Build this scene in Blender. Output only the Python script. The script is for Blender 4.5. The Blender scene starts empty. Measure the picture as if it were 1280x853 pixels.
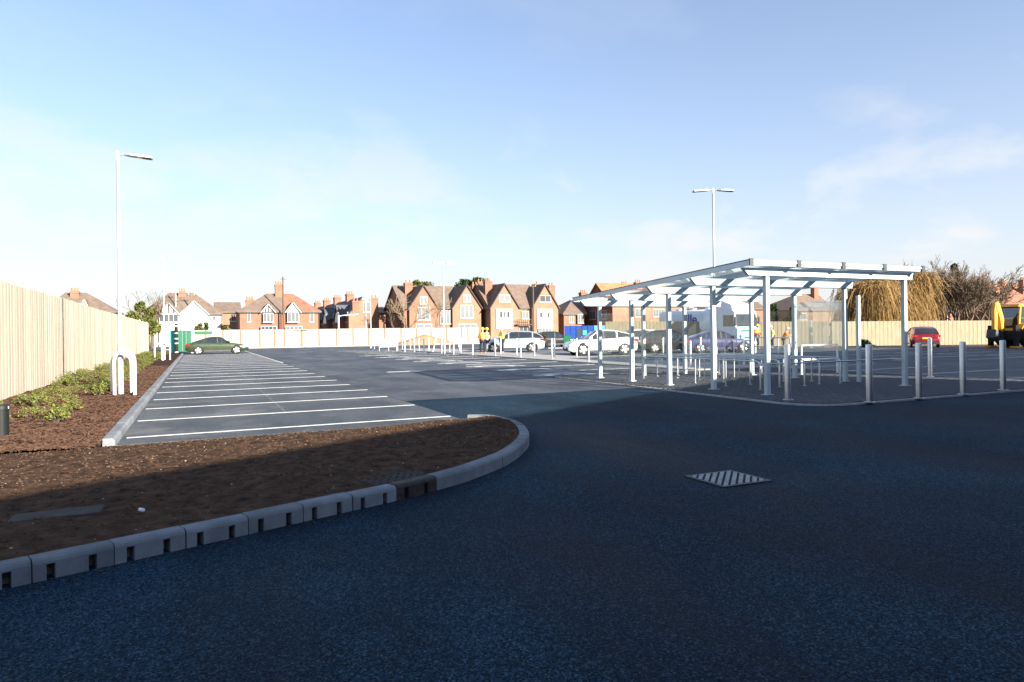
import bpy, bmesh, math, random
from mathutils import Vector, Matrix, noise as mnoise
random.seed(7)
rad = math.radians
sc = bpy.context.scene
C = sc.collection

# ---------------------------------------------------------------- camera
F, ROLL, YAW, EYE, CY = 853.0, rad(.75), rad(-24.74), 1.5, 415.0
cam_d = bpy.data.cameras.new('camera')
cam = bpy.data.objects.new('camera', cam_d)
C.objects.link(cam)
cam.matrix_world = (Matrix.Translation((0, 0, EYE)) @ Matrix.Rotation(YAW, 4, 'Z')
                    @ Matrix.Rotation(rad(90), 4, 'X') @ Matrix.Rotation(-ROLL, 4, 'Z'))
cam_d.sensor_width = 36.0
cam_d.lens = 36.0 * F / 1280.0
cam_d.shift_y = -(426.5 - CY) / 1280.0
cam_d.clip_start, cam_d.clip_end = .1, 6000
sc.camera = cam

# ---------------------------------------------------------------- sky and sun
SUN_EL = rad(17.0)
TO_SUN = Vector((.372 * math.cos(SUN_EL), -.928 * math.cos(SUN_EL), math.sin(SUN_EL))).normalized()
world = bpy.data.worlds.new('World')
sc.world = world
world.use_nodes = True
wn, wl = world.node_tree.nodes, world.node_tree.links
for n in list(wn):
    wn.remove(n)
def wnode(t, **k):
    n = wn.new(t)
    for a, b in k.items():
        setattr(n, a, b)
    return n
sky = wnode('ShaderNodeTexSky', sky_type='NISHITA', sun_disc=False)
sky.sun_elevation = SUN_EL
sky.sun_rotation = math.atan2(TO_SUN.x, TO_SUN.y)
sky.air_density, sky.dust_density, sky.ozone_density = 1.0, .5, 4.0
bgn = wnode('ShaderNodeBackground')
SKY_STRENGTH = .071
bgn.inputs['Strength'].default_value = SKY_STRENGTH
outn = wnode('ShaderNodeOutputWorld')
tc = wnode('ShaderNodeTexCoord')
sep = wnode('ShaderNodeSeparateXYZ')
wl.new(tc.outputs['Generated'], sep.inputs[0])
def wmath(op, a, b=None, clamp=False):
    n = wnode('ShaderNodeMath', operation=op, use_clamp=clamp)
    for i, v in enumerate((a, b)):
        if v is None:
            continue
        if isinstance(v, (int, float)):
            n.inputs[i].default_value = v
        else:
            wl.new(v, n.inputs[i])
    return n.outputs[0]
# clouds: a flat layer of broken cumulus seen in perspective, the same all round
zc = wmath('MAXIMUM', sep.outputs[2], 0.0)
den = wmath('ADD', zc, .30)
cx = wmath('DIVIDE', sep.outputs[0], den)
cy = wmath('DIVIDE', sep.outputs[1], den)
comb = wnode('ShaderNodeCombineXYZ')
wl.new(cx, comb.inputs[0]); wl.new(cy, comb.inputs[1]); comb.inputs[2].default_value = 11.7
n1 = wnode('ShaderNodeTexNoise'); n1.inputs['Scale'].default_value = 2.1
n1.inputs['Detail'].default_value = 9; n1.inputs['Roughness'].default_value = .56
n1.inputs['Distortion'].default_value = .25
wl.new(comb.outputs[0], n1.inputs['Vector'])
ramp = wnode('ShaderNodeValToRGB')
ramp.color_ramp.elements[0].position = .49; ramp.color_ramp.elements[0].color = (0, 0, 0, 1)
ramp.color_ramp.elements[1].position = .60; ramp.color_ramp.elements[1].color = (1, 1, 1, 1)
wl.new(n1.outputs['Fac'], ramp.inputs[0])
# thin out overhead, thicken towards the horizon
low = wmath('SUBTRACT', 1.0, wmath('MULTIPLY', zc, 3.0, clamp=True))
cf = wmath('MULTIPLY', ramp.outputs[0], wmath('ADD', wmath('MULTIPLY', low, .95), .07), clamp=True)
# pale haze that thickens towards the horizon
hz = wmath('POWER', wmath('SUBTRACT', 1.0, zc), 4.6)
hzf = wmath('ADD', wmath('MULTIPLY', hz, .82), .14, clamp=True)
hazec = wnode('ShaderNodeMixRGB'); hazec.inputs[2].default_value = (3.92, 3.74, 3.84, 1)
skyt = wnode('ShaderNodeMixRGB', blend_type='MULTIPLY'); skyt.inputs[0].default_value = 1.0; skyt.inputs[2].default_value = (1.23, 1.20, 1.18, 1)
wl.new(sky.outputs[0], skyt.inputs[1])
wl.new(hzf, hazec.inputs[0]); wl.new(skyt.outputs[0], hazec.inputs[1])
cl = wnode('ShaderNodeMixRGB'); cl.inputs[2].default_value = (4.2, 4.2, 4.2, 1)
wl.new(cf, cl.inputs[0]); wl.new(hazec.outputs[0], cl.inputs[1])
wl.new(cl.outputs[0], bgn.inputs['Color'])
wl.new(bgn.outputs[0], outn.inputs['Surface'])

sun_d = bpy.data.lights.new('sun', 'SUN')
sun_d.energy, sun_d.angle, sun_d.color = 5.0, rad(.53), (1.0, .91, .78)
sun = bpy.data.objects.new('sun', sun_d)
C.objects.link(sun)
sun.rotation_euler = TO_SUN.to_track_quat('Z', 'Y').to_euler()
sun.location = (20, -40, 30)

sc.view_settings.view_transform = 'Standard'
sc.view_settings.look = 'None'
sc.view_settings.gamma = 1.0
sc.view_settings.use_curve_mapping = False
sc.view_settings.exposure = 1.7
sc.cycles.max_bounces = 8
sc.cycles.transparent_max_bounces = 16

# ---------------------------------------------------------------- pixel helpers (photo pixels, 1280 x 853)
def ray(x, y):
    u, v = x - 640.0, CY - y
    X = (u * math.cos(ROLL) + v * math.sin(ROLL)) / F
    Z = (-u * math.sin(ROLL) + v * math.cos(ROLL)) / F
    c, s = math.cos(YAW), math.sin(YAW)
    return Vector((X * c - s, X * s + c, Z))
def ground(x, y, z=0.0):                 # where the ray meets a level plane
    r = ray(x, y)
    return Vector((0, 0, EYE)) + r * ((z - EYE) / r.z)
def at_y(x, y, Y):                       # where the ray meets the plane Y (a house front)
    r = ray(x, y)
    return Vector((0, 0, EYE)) + r * (Y / r.y)
def at_d(x, y, d):                       # at a depth along the view axis
    return Vector((0, 0, EYE)) + ray(x, y) * d

# ---------------------------------------------------------------- materials
MATS = {}
def material(name, col, rough=.7, metal=0.0, var=.12, scale=6.0, bump=0.0, bscale=None, col2=None,
             spec=.28, coat=0.0, rnd=0.0, stretch=None, detail=6, wear=None):
    m = bpy.data.materials.new(name); m.use_nodes = True
    nt = m.node_tree; N, L = nt.nodes, nt.links
    b = N['Principled BSDF']
    b.inputs['Roughness'].default_value = rough
    b.inputs['Metallic'].default_value = metal
    b.inputs['Specular IOR Level'].default_value = spec
    b.inputs['Coat Weight'].default_value = coat
    t = N.new('ShaderNodeTexCoord')
    vec = t.outputs['Object']
    if stretch:
        mp = N.new('ShaderNodeMapping'); mp.inputs['Scale'].default_value = stretch
        L.new(vec, mp.inputs['Vector']); vec = mp.outputs[0]
    if rnd:
        oi = N.new('ShaderNodeObjectInfo')
        va = N.new('ShaderNodeVectorMath'); va.operation = 'ADD'
        vm = N.new('ShaderNodeVectorMath'); vm.operation = 'SCALE'; vm.inputs['Scale'].default_value = 57.0
        cb = N.new('ShaderNodeCombineXYZ')
        for i in range(3):
            L.new(oi.outputs['Random'], cb.inputs[i])
        L.new(cb.outputs[0], vm.inputs[0]); L.new(vm.outputs[0], va.inputs[1]); L.new(vec, va.inputs[0])
        vec = va.outputs[0]
    nz = N.new('ShaderNodeTexNoise'); nz.inputs['Scale'].default_value = scale
    nz.inputs['Detail'].default_value = detail; nz.inputs['Roughness'].default_value = .6
    L.new(vec, nz.inputs['Vector'])
    mx = N.new('ShaderNodeMixRGB')
    c2 = col2 if col2 else tuple(min(1, c * (1 + var * 1.6)) for c in col)
    c1 = col if col2 else tuple(c * (1 - var * 1.6) for c in col)
    mx.inputs[1].default_value = (*c1, 1); mx.inputs[2].default_value = (*c2, 1)
    rp = N.new('ShaderNodeValToRGB'); rp.color_ramp.elements[0].position = .3; rp.color_ramp.elements[1].position = .7
    L.new(nz.outputs['Fac'], rp.inputs[0]); L.new(rp.outputs[0], mx.inputs[0])
    out = mx.outputs[0]
    if rnd:
        hs = N.new('ShaderNodeHueSaturation')
        mr = N.new('ShaderNodeMapRange'); mr.inputs['To Min'].default_value = 1 - rnd; mr.inputs['To Max'].default_value = 1 + rnd
        L.new(oi.outputs['Random'], mr.inputs['Value']); L.new(mr.outputs[0], hs.inputs['Value'])
        L.new(out, hs.inputs['Color']); out = hs.outputs[0]
    L.new(out, b.inputs['Base Color'])
    if bump:
        n2 = N.new('ShaderNodeTexNoise'); n2.inputs['Scale'].default_value = bscale or scale * 6
        n2.inputs['Detail'].default_value = 5
        L.new(vec, n2.inputs['Vector'])
        bp = N.new('ShaderNodeBump'); bp.inputs['Strength'].default_value = 1.0
        bp.inputs['Distance'].default_value = bump
        L.new(n2.outputs['Fac'], bp.inputs['Height']); L.new(bp.outputs[0], b.inputs['Normal'])
    MATS[name] = m
    return m

def asphalt(name, dark, light, speck, rough_lo, rough_hi, patch=.35, dust=None, dustamt=0.0, spec=.06):
    m = bpy.data.materials.new(name); m.use_nodes = True
    nt = m.node_tree; N, L = nt.nodes, nt.links
    b = N['Principled BSDF']
    t = N.new('ShaderNodeTexCoord')
    def nz(scale, detail, rough=.55, vec=None):
        n = N.new('ShaderNodeTexNoise'); n.inputs['Scale'].default_value = scale
        n.inputs['Detail'].default_value = detail; n.inputs['Roughness'].default_value = rough
        L.new(vec or t.outputs['Object'], n.inputs['Vector']); return n
    def rampn(src, a, b_, c0=(0, 0, 0), c1=(1, 1, 1)):
        r = N.new('ShaderNodeValToRGB')
        r.color_ramp.elements[0].position = a; r.color_ramp.elements[0].color = (*c0, 1)
        r.color_ramp.elements[1].position = b_; r.color_ramp.elements[1].color = (*c1, 1)
        L.new(src, r.inputs[0]); return r.outputs[0]
    def mix(f, a, b_, blend='MIX'):
        n = N.new('ShaderNodeMixRGB'); n.blend_type = blend
        for i, v in enumerate((f, a, b_)):
            if isinstance(v, (int, float)): n.inputs[i].default_value = v
            elif isinstance(v, tuple): n.inputs[i].default_value = (*v, 1)
            else: L.new(v, n.inputs[i])
        return n.outputs[0]
    vo = N.new('ShaderNodeTexVoronoi'); vo.inputs['Scale'].default_value = 105
    L.new(t.outputs['Object'], vo.inputs['Vector'])
    vsep = N.new('ShaderNodeSeparateColor'); L.new(vo.outputs['Color'], vsep.inputs[0])
    grain = rampn(vsep.outputs[0], .1, .95)
    mp = N.new('ShaderNodeMapping'); mp.inputs['Rotation'].default_value = (0, 0, rad(38)); mp.inputs['Scale'].default_value = (.75, .16, 1)
    L.new(t.outputs['Object'], mp.inputs['Vector'])
    sheen_tracks = nz(1.1, 6, .6, mp.outputs[0])
    big = nz(.33, 8, .6)
    base = mix(grain, dark, light)
    sp = rampn(vsep.outputs[1], .80, .97)
    base = mix(sp, base, speck)
    pf = rampn(big.outputs['Fac'], .34, .68)
    base = mix(patch, base, mix(pf, (.42, .43, .46), (1.35, 1.33, 1.3)), 'MULTIPLY')
    base = mix(patch, base, mix(rampn(sheen_tracks.outputs['Fac'], .36, .66), (.42, .42, .44), (1.75, 1.75, 1.7)), 'MULTIPLY')  # surface sheen painted in as paler bands and patches
    if dust:
        d2 = nz(.55, 10, .7)
        base = mix(mix(1.0, rampn(d2.outputs['Fac'], .52, .74), (dustamt,) * 3, 'MULTIPLY'), base, dust)
    L.new(base, b.inputs['Base Color'])
    rr = N.new('ShaderNodeMapRange'); rr.inputs['To Min'].default_value = rough_lo; rr.inputs['To Max'].default_value = rough_hi
    L.new(sheen_tracks.outputs['Fac'], rr.inputs['Value']); rr.inputs['From Min'].default_value = .3; rr.inputs['From Max'].default_value = .7
    L.new(rr.outputs[0], b.inputs['Roughness'])
    b.inputs['Specular IOR Level'].default_value = spec
    bp = N.new('ShaderNodeBump'); bp.inputs['Strength'].default_value = .9; bp.inputs['Distance'].default_value = .006
    L.new(vo.outputs['Distance'], bp.inputs['Height']); bp.invert = True
    b2 = N.new('ShaderNodeBump'); b2.inputs['Strength'].default_value = .5; b2.inputs['Distance'].default_value = .02
    nb = nz(2.2, 3); L.new(nb.outputs['Fac'], b2.inputs['Height']); L.new(b2.outputs[0], bp.inputs['Normal'])
    L.new(bp.outputs[0], b.inputs['Normal'])
    MATS[name] = m
    return m

asphalt('asphalt_road', (.0014, .0052, .0115), (.0170, .0470, .0810), (.058, .095, .128), .6, .9, patch=.66)  # darkened and blued: foreground shade partly worked into the colour
asphalt('asphalt_lot', (.033, .041, .053), (.092, .105, .125), (.13, .14, .15), .55, .8, patch=.66, dust=(.26, .25, .235), dustamt=.5, spec=.35)  # dusty surfacing, also made paler to carry the sunlit tone
asphalt('asphalt_bay', (.047, .055, .066), (.104, .116, .131), (.13, .14, .145), .55, .8, patch=.5, dust=(.30, .275, .24), dustamt=.6, spec=.25)
material('line_paint', (.60, .60, .59), .7, var=.10, scale=9, col2=None)
material('worn_paint', (.62, .61, .58), .8, var=.22, scale=6)
material('kerb_concrete', (.185, .20, .215), .85, var=.16, scale=4, bump=.004, bscale=70, rnd=.12, spec=.15)
material('edging', (.36, .345, .32), .9, var=.12, scale=8, bump=.003)
material('soil', (.023, .013, .009), .95, col2=(.120, .070, .042), scale=7, bump=.03, bscale=28, detail=10, spec=.06)
material('clod', (.045, .027, .019), .95, col2=(.135, .083, .053), scale=9, spec=.06)
material('pebble', (.36, .32, .27), .85, var=.3, scale=20)
material('mulch', (.026, .014, .010), .95, col2=(.070, .039, .028), scale=22, bump=.02, bscale=60, spec=.08)
material('chip', (.030, .016, .012), .9, col2=(.130, .074, .050), scale=12, spec=.1)
material('paver', (.075, .083, .095), .82, var=.16, scale=14, bump=.002, bscale=90, rnd=.25, spec=.12)
material('paver_joint', (.04, .04, .04), .95)
material('fence_wood', (.445, .388, .305), .82, var=.11, scale=3.5, stretch=(14, 14, .8), rnd=.19, bump=.002, bscale=10)
material('fence_old', (.36, .30, .20), .85, var=.14, scale=3, stretch=(10, 10, .7))
material('hoarding_wood', (.37, .325, .27), .8, var=.08, scale=2.5, rnd=.08)
material('hoarding_post', (.20, .13, .085), .85, var=.1)
material('steel', (.56, .59, .62), .34, 1.0, var=.06, scale=5)
material('steel_dull', (.52, .54, .57), .48, .85, var=.08, scale=9)
material('shelter_paint', (.50, .575, .605), .40, .15, var=.05, scale=3)
material('white_paint', (.74, .76, .78), .42, var=.03, scale=3)
material('grey_frame', (.45, .52, .58), .38, .55, var=.05)
material('dark_plastic', (.009, .011, .011), .55)
material('fence_mid', (.34, .275, .185), .85, var=.16, scale=3, stretch=(6, 6, .5))
material('dark_metal', (.055, .06, .066), .5, .3)
material('cast_iron', (.060, .050, .046), .7, .35, var=.25, scale=18, bump=.003)
material('grate_iron', (.26, .28, .30), .55, .5, var=.2, scale=12)
material('black', (.012, .012, .013), .8)
material('rubber', (.022, .022, .023), .8)
material('alloy', (.62, .62, .63), .32, .8)
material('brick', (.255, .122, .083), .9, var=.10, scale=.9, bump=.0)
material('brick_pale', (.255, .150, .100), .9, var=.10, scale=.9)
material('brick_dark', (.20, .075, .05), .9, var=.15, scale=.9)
material('render_white', (.56, .55, .53), .85, var=.04, scale=1)
material('tile_brown', (.17, .125, .098), .85, var=.15, scale=1.5)
material('tile_red', (.27, .125, .080), .85, var=.15, scale=1.5)
material('tile_orange', (.36, .165, .085), .85, var=.12, scale=1.5)
material('slate', (.095, .095, .105), .7, var=.15, scale=1.5)
material('galvanised', (.38, .405, .43), .45, .25, var=.05)
material('slab_stone', (.062, .049, .043), .9, var=.2, scale=8, bump=.004)
material('dust', (.14, .148, .155), .95, var=.3, scale=3)
material('sand', (.26, .165, .10), .95, var=.12)
material('window_white', (.46, .46, .455), .5, var=.02)
material('timber_dark', (.09, .06, .05), .8)
material('blind', (.085, .098, .11), .4, var=.10, scale=1.2, coat=.6)
material('pane_dark', (.055, .062, .072), .06, var=.3, scale=.8, spec=.9)
material('bark', (.105, .080, .058), .95, var=.2, scale=8)
material('twig', (.125, .092, .062), .95, var=.2, scale=4)
material('twig_pale', (.20, .15, .10), .95, var=.2, scale=4)
material('willow_twig', (.20, .128, .052), .9, col2=(.36, .225, .08), scale=1.6)
material('leaf', (.062, .098, .020), .6, col2=(.24, .245, .050), scale=9, detail=3)
material('leaf_dark', (.022, .045, .014), .6, col2=(.055, .085, .025), scale=1.5)
material('leaf_olive', (.075, .095, .022), .65, col2=(.15, .15, .045), scale=1.2)
material('leaf_rust', (.24, .10, .03), .7, var=.3, scale=9)
material('green_paint', (.012, .115, .058), .45, var=.08)
material('teal_paint', (.06, .38, .34), .5, var=.08)
material('blue_paint', (.012, .055, .26), .5, var=.12)
material('light_blue', (.09, .30, .66), .45, var=.06)
material('digger_yellow', (.72, .34, .012), .42, var=.10, scale=3, coat=.3)
material('hivis_orange', (.95, .20, .02), .8, var=.06)
material('hivis_yellow', (.72, .85, .10), .8, var=.06)
material('hivis_pale', (.82, .72, .30), .8, var=.06)
material('helmet_yellow', (.92, .62, .03), .35)
material('helmet_white', (.85, .85, .85), .35)
material('trousers', (.022, .024, .034), .9, var=.15)
material('boots', (.30, .19, .10), .8)
material('skin', (.52, .30, .21), .6)
material('reflective', (.72, .74, .74), .4)
material('lorry_white', (.72, .76, .79), .35, coat=.4, var=.03)
material('lorry_blue', (.22, .52, .72), .35, coat=.4, var=.03)
material('letter_blue', (.03, .035, .30), .5)
material('paint_green', (.040, .055, .026), .30, .35, var=.04, coat=1.0)
material('paint_silver', (.46, .54, .60), .30, .45, var=.03, coat=1.0)
material('paint_white', (.80, .80, .79), .28, 0, var=.02, coat=1.0)
material('paint_blue', (.050, .055, .125), .28, .3, var=.03, coat=1.0)
material('paint_black', (.018, .02, .024), .25, .2, var=.05, coat=1.0)
material('paint_red', (.20, .012, .018), .28, .2, var=.04, coat=1.0)
material('car_glass', (.020, .024, .028), .04, var=.2, spec=.9, coat=.6)
material('lamp_red', (.45, .012, .012), .2, coat=.6)
material('lamp_clear', (.62, .65, .68), .12, coat=.8)
material('plate_white', (.78, .78, .76), .5)
material('plate_yellow', (.75, .55, .05), .5)
material('turf', (.055, .065, .022), .95, col2=(.10, .09, .04), scale=.4)
material('shop_wall', (.17, .175, .185), .7, var=.04, scale=.6)
material('shop_dark', (.07, .075, .08), .5)

def glass(name, tint, refl, rough=.0, haze=0.0):
    m = bpy.data.materials.new(name); m.use_nodes = True
    nt = m.node_tree; N, L = nt.nodes, nt.links
    N.remove(N['Principled BSDF'])
    out = N['Material Output']
    tr = N.new('ShaderNodeBsdfTransparent'); tr.inputs[0].default_value = (*tint, 1)
    gl = N.new('ShaderNodeBsdfGlossy'); gl.inputs['Roughness'].default_value = rough
    gl.inputs['Color'].default_value = (1, 1, 1, 1)
    lw = N.new('ShaderNodeLayerWeight'); lw.inputs['Blend'].default_value = .5
    pw = N.new('ShaderNodeMath'); pw.operation = 'POWER'; pw.inputs[1].default_value = 4.5
    L.new(lw.outputs['Facing'], pw.inputs[0])
    ad = N.new('ShaderNodeMath'); ad.operation = 'MULTIPLY_ADD'; ad.inputs[1].default_value = .8; ad.inputs[2].default_value = refl; ad.use_clamp = True
    L.new(pw.outputs[0], ad.inputs[0])
    mx = N.new('ShaderNodeMixShader')
    L.new(ad.outputs[0], mx.inputs[0]); L.new(tr.outputs[0], mx.inputs[1]); L.new(gl.outputs[0], mx.inputs[2])
    last = mx.outputs[0]
    if haze:
        df = N.new('ShaderNodeBsdfDiffuse'); df.inputs[0].default_value = (.8, .84, .84, 1)
        nz = N.new('ShaderNodeTexNoise'); nz.inputs['Scale'].default_value = 1.5
        tcn = N.new('ShaderNodeTexCoord'); L.new(tcn.outputs['Object'], nz.inputs['Vector'])
        mm = N.new('ShaderNodeMath'); mm.operation = 'MULTIPLY'; mm.inputs[1].default_value = haze * 2
        L.new(nz.outputs['Fac'], mm.inputs[0])
        m2 = N.new('ShaderNodeMixShader')
        L.new(mm.outputs[0], m2.inputs[0]); L.new(last, m2.inputs[1]); L.new(df.outputs[0], m2.inputs[2])
        last = m2.outputs[0]
    L.new(last, out.inputs['Surface'])
    MATS[name] = m
glass('clear_glass', (.965, .98, .97), .03, haze=.012)
glass('side_glass', (.86, .91, .90), .24, haze=.11)
glass('roof_glass', (.93, .955, .955), .02, haze=.03)

# ---------------------------------------------------------------- mesh helpers
class MB:
    def __init__(self): self.v, self.f, self.smooth = [], [], False
    def add(self, vs, fs):
        o = len(self.v); self.v += [tuple(p) for p in vs]; self.f += [tuple(i + o for i in q) for q in fs]; return self
    def box(self, x0, x1, y0, y1, z0, z1, M=None):
        vs = [Vector(p) for p in ((x0, y0, z0), (x1, y0, z0), (x1, y1, z0), (x0, y1, z0), (x0, y0, z1), (x1, y0, z1), (x1, y1, z1), (x0, y1, z1))]
        if M: vs = [M @ p for p in vs]
        return self.add(vs, ((0, 3, 2, 1), (4, 5, 6, 7), (0, 1, 5, 4), (1, 2, 6, 5), (2, 3, 7, 6), (3, 0, 4, 7)))
    def bar(self, a, b, w, h, up=(0, 0, 1)):      # box beam from a to b
        a, b = Vector(a), Vector(b); d = (b - a).normalized(); u = Vector(up)
        s = d.cross(u)
        if s.length < 1e-4: s = d.cross(Vector((1, 0, 0)))
        s.normalize(); u = s.cross(d)
        vs = []
        for p in (a, b):
            for i, j in ((-1, -1), (1, -1), (1, 1), (-1, 1)):
                vs.append(p + s * (i * w / 2) + u * (j * h / 2))
        return self.add(vs, ((3, 2, 1, 0), (4, 5, 6, 7), (0, 1, 5, 4), (1, 2, 6, 5), (2, 3, 7, 6), (3, 0, 4, 7)))
    def tube(self, pts, r, n=8, cap=True):
        pts = [Vector(p) for p in pts]; rs = r if isinstance(r, (list, tuple)) else [r] * len(pts)
        o = len(self.v); s = None
        for i, p in enumerate(pts):
            d = (pts[min(i + 1, len(pts) - 1)] - pts[max(i - 1, 0)])
            d = d.normalized() if d.length > 1e-9 else Vector((0, 0, 1))
            if s is None:
                s = d.cross(Vector((0, 0, 1)) if abs(d.z) < .9 else Vector((1, 0, 0)))
            else:
                s = s - d * s.dot(d)
            s.normalize(); u = d.cross(s)
            for k in range(n):
                a = 2 * math.pi * k / n
                q = p + (s * math.cos(a) + u * math.sin(a)) * rs[i]
                self.v.append(tuple(q))
        for i in range(len(pts) - 1):
            for k in range(n):
                a, b = o + i * n + k, o + i * n + (k + 1) % n
                self.f.append((a, b, b + n, a + n))
        if cap:
            self.f.append(tuple(o + k for k in reversed(range(n))))
            self.f.append(tuple(o + (len(pts) - 1) * n + k for k in range(n)))
        return self
    def prism(self, poly, axis, a, b):            # 2D outline pushed along an axis
        vs = []
        for t in (a, b):
            for p, q in poly:
                vs.append({'x': (t, p, q), 'y': (p, t, q), 'z': (p, q, t)}[axis])
        n = len(poly)
        fs = [tuple(range(n))[::-1], tuple(range(n, 2 * n))] + [(i, (i + 1) % n, (i + 1) % n + n, i + n) for i in range(n)]
        return self.add(vs, fs)
    def lathe(self, prof, n=16, M=None):          # profile (r, z) about z
        o = len(self.v)
        for r, z in prof:
            for k in range(n):
                p = Vector((r * math.cos(2 * math.pi * k / n), r * math.sin(2 * math.pi * k / n), z))
                self.v.append(tuple(M @ p if M else p))
        for i in range(len(prof) - 1):
            for k in range(n):
                a, b = o + i * n + k, o + i * n + (k + 1) % n
                self.f.append((a, b, b + n, a + n))
        self.f.append(tuple(o + k for k in reversed(range(n))))
        self.f.append(tuple(o + (len(prof) - 1) * n + k for k in range(n)))
        return self
    def build(self, name, mat, parent=None, smooth=None, fix=True):
        me = bpy.data.meshes.new(name)
        me.from_pydata(self.v, [], self.f); me.update()
        if fix and len(self.f) < 60000:
            bm = bmesh.new(); bm.from_mesh(me); bmesh.ops.recalc_face_normals(bm, faces=bm.faces); bm.to_mesh(me); bm.free()
        me.materials.append(MATS[mat])
        if smooth is not None:
            me.shade_smooth()
            me.set_sharp_from_angle(angle=rad(smooth))
        o = bpy.data.objects.new(name, me); C.objects.link(o)
        if parent: o.parent = parent
        return o
def link_mesh(name, me, parent=None, loc=None, rz=None):
    o = bpy.data.objects.new(name, me); C.objects.link(o)
    if parent: o.parent = parent
    if loc is not None: o.location = loc
    if rz is not None: o.rotation_euler = (0, 0, rz)
    return o
def tag(o, label=None, cat=None, group=None, kind=None):
    if label: o['label'] = label
    if cat: o['category'] = cat
    if group: o['group'] = group
    if kind: o['kind'] = kind
    return o
def thing(name, loc, label, cat, group=None, rz=0):
    o = bpy.data.objects.new(name, None); C.objects.link(o)
    o.location = loc; o.rotation_euler = (0, 0, rz); o.empty_display_size = .3
    return tag(o, label, cat, group)
def copy_tree(o, parent=None):
    c = o.copy(); C.objects.link(c); c.parent = parent
    for ch in list(o.children):
        copy_tree(ch, c)
    return c
def sheet(name, poly, z, mat, parent=None, kind='structure'):
    o = MB().add([(x, y, z) for x, y in poly], [tuple(range(len(poly)))]).build(name, mat, parent)
    if o.data.polygons[0].normal.z < 0:
        o.data.flip_normals()
    if not parent: tag(o, kind=kind)
    return o
def rect(x0, x1, y0, y1): return [(x0, y0), (x1, y0), (x1, y1), (x0, y1)]

# ================================================================ THE SETTING
tag(sheet('terrain', rect(-1500, 1500, -1500, 1500), -.06, 'turf'), kind='structure')
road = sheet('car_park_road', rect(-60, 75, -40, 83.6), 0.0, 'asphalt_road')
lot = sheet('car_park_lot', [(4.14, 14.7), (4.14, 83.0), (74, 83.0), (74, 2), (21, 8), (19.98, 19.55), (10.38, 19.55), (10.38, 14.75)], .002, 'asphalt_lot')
# parking bays along the timber fence
bays = sheet('parking_bays', rect(-1.04, 4.12, 10.72, 78), .004, 'asphalt_bay')
line_me = MB().box(-2.53, 2.53, -.037, .037, 0, .0035)
first = line_me.build('bay_line', 'line_paint', bays)
y = 11.57
first.location = (1.56, y, .005)
while y < 58:
    y += 2.2
    link_mesh('bay_line', first.data, bays, (1.56 + random.uniform(-.03, .03), y, .005))
MB().box(4.05, 4.14, 38, 72, .005, .008).build('bay_end_line', 'worn_paint', bays)
MB().box(1.51, 1.55, 13.9, 58, .0045, .0062).build('dusty_joint', 'dust', bays)

# right-hand bays: accessible bays and bays beyond the footway
bays2 = sheet('accessible_bays', rect(10.6, 16.3, 19.65, 60), .004, 'asphalt_bay')
wide = MB().box(-2.4, 2.4, -.05, .05, 0, .0035)
w0 = None
for i in range(12):
    if w0 is None:
        w0 = wide.build('bay_line', 'line_paint', bays2); w0.location = (13.6, 19.0 + 3.5, .005)
    else:
        link_mesh('bay_line', w0.data, bays2, (13.6, 22.5 + 3.5 * i, .005))
# painted bay symbol: seated figure and wheel, worn
sym = MB()
for k in range(20):
    a0, a1 = rad(-60 + k * 13.5), rad(-60 + (k + 1) * 13.5)
    sym.add([(math.cos(a) * r_ * 1.0 - .1, math.sin(a) * r_ * .62, 0) for a in (a0, a1) for r_ in (.62, .95)], [(0, 1, 3, 2)])
sym.add([(-.35, -.1, 0), (.75, -.1, 0), (.75, .12, 0), (-.35, .12, 0)], [(0, 1, 2, 3)])
sym.add([(.55, -.12, 0), (.8, -.5, 0), (1.05, -.42, 0), (.8, .1, 0)], [(0, 1, 2, 3)])
sym.add([(-1.05 + .2 * math.cos(t), .1 + .2 * math.sin(t), 0) for t in [rad(30 * q) for q in range(12)]], [tuple(range(12))])
sym.add([(-.85, -.05, 0), (-.3, -.05, 0), (-.3, .2, 0), (-.85, .2, 0)], [(0, 1, 2, 3)])
s0 = None
for yy, xx in ((20.7, 11.8), (24.2, 12.0), (27.5, 11.95), (31.2, 11.9), (34.6, 11.7), (38.0, 11.65), (41.6, 11.3), (45.6, 11.2)):
    if s0 is None:
        sym.v = [(a * 1.15, b * 1.25, c) for a, b, c in sym.v]
        s0 = sym.build('bay_symbol', 'line_paint', bays2, fix=False)
        s0.location = (xx, yy, .0085)
    else:
        link_mesh('bay_symbol', s0.data, bays2, (xx, yy, .0085))
arrow = MB().add([(-.55, -.22, 0), (.35, -.22, 0), (.35, -.5, 0), (1.0, 0, 0), (.35, .5, 0), (.35, .22, 0), (-.55, .22, 0)], [tuple(range(7))]).build('direction_arrow', 'line_paint', road, fix=False)
arrow.location = (7.2, 26.0, .004)
bays3 = sheet('outer_bays', rect(20.0, 25.2, 9.0, 60), .004, 'asphalt_bay')
b0 = None
for i in range(20):
    yy = 11.55 + 2.5 * i
    if b0 is None:
        b0 = wide.build('bay_line', 'line_paint', bays3); b0.location = (22.6, yy, .005)
    else:
        link_mesh('bay_line', b0.data, bays3, (22.6, yy, .005))
bays4 = sheet('far_bays', rect(31.0, 41.4, 8.0, 30), .005, 'asphalt_lot')
for i in range(9):
    link_mesh('bay_line', b0.data, bays4, (33.4, 9.0 + 2.5 * i, .006))
    link_mesh('bay_line', b0.data, bays4, (38.9, 9.0 + 2.5 * i, .006))
MB().box(36.1, 36.2, 8.2, 29.8, .006, .0085).build('bay_end_line', 'line_paint', bays4)

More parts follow.
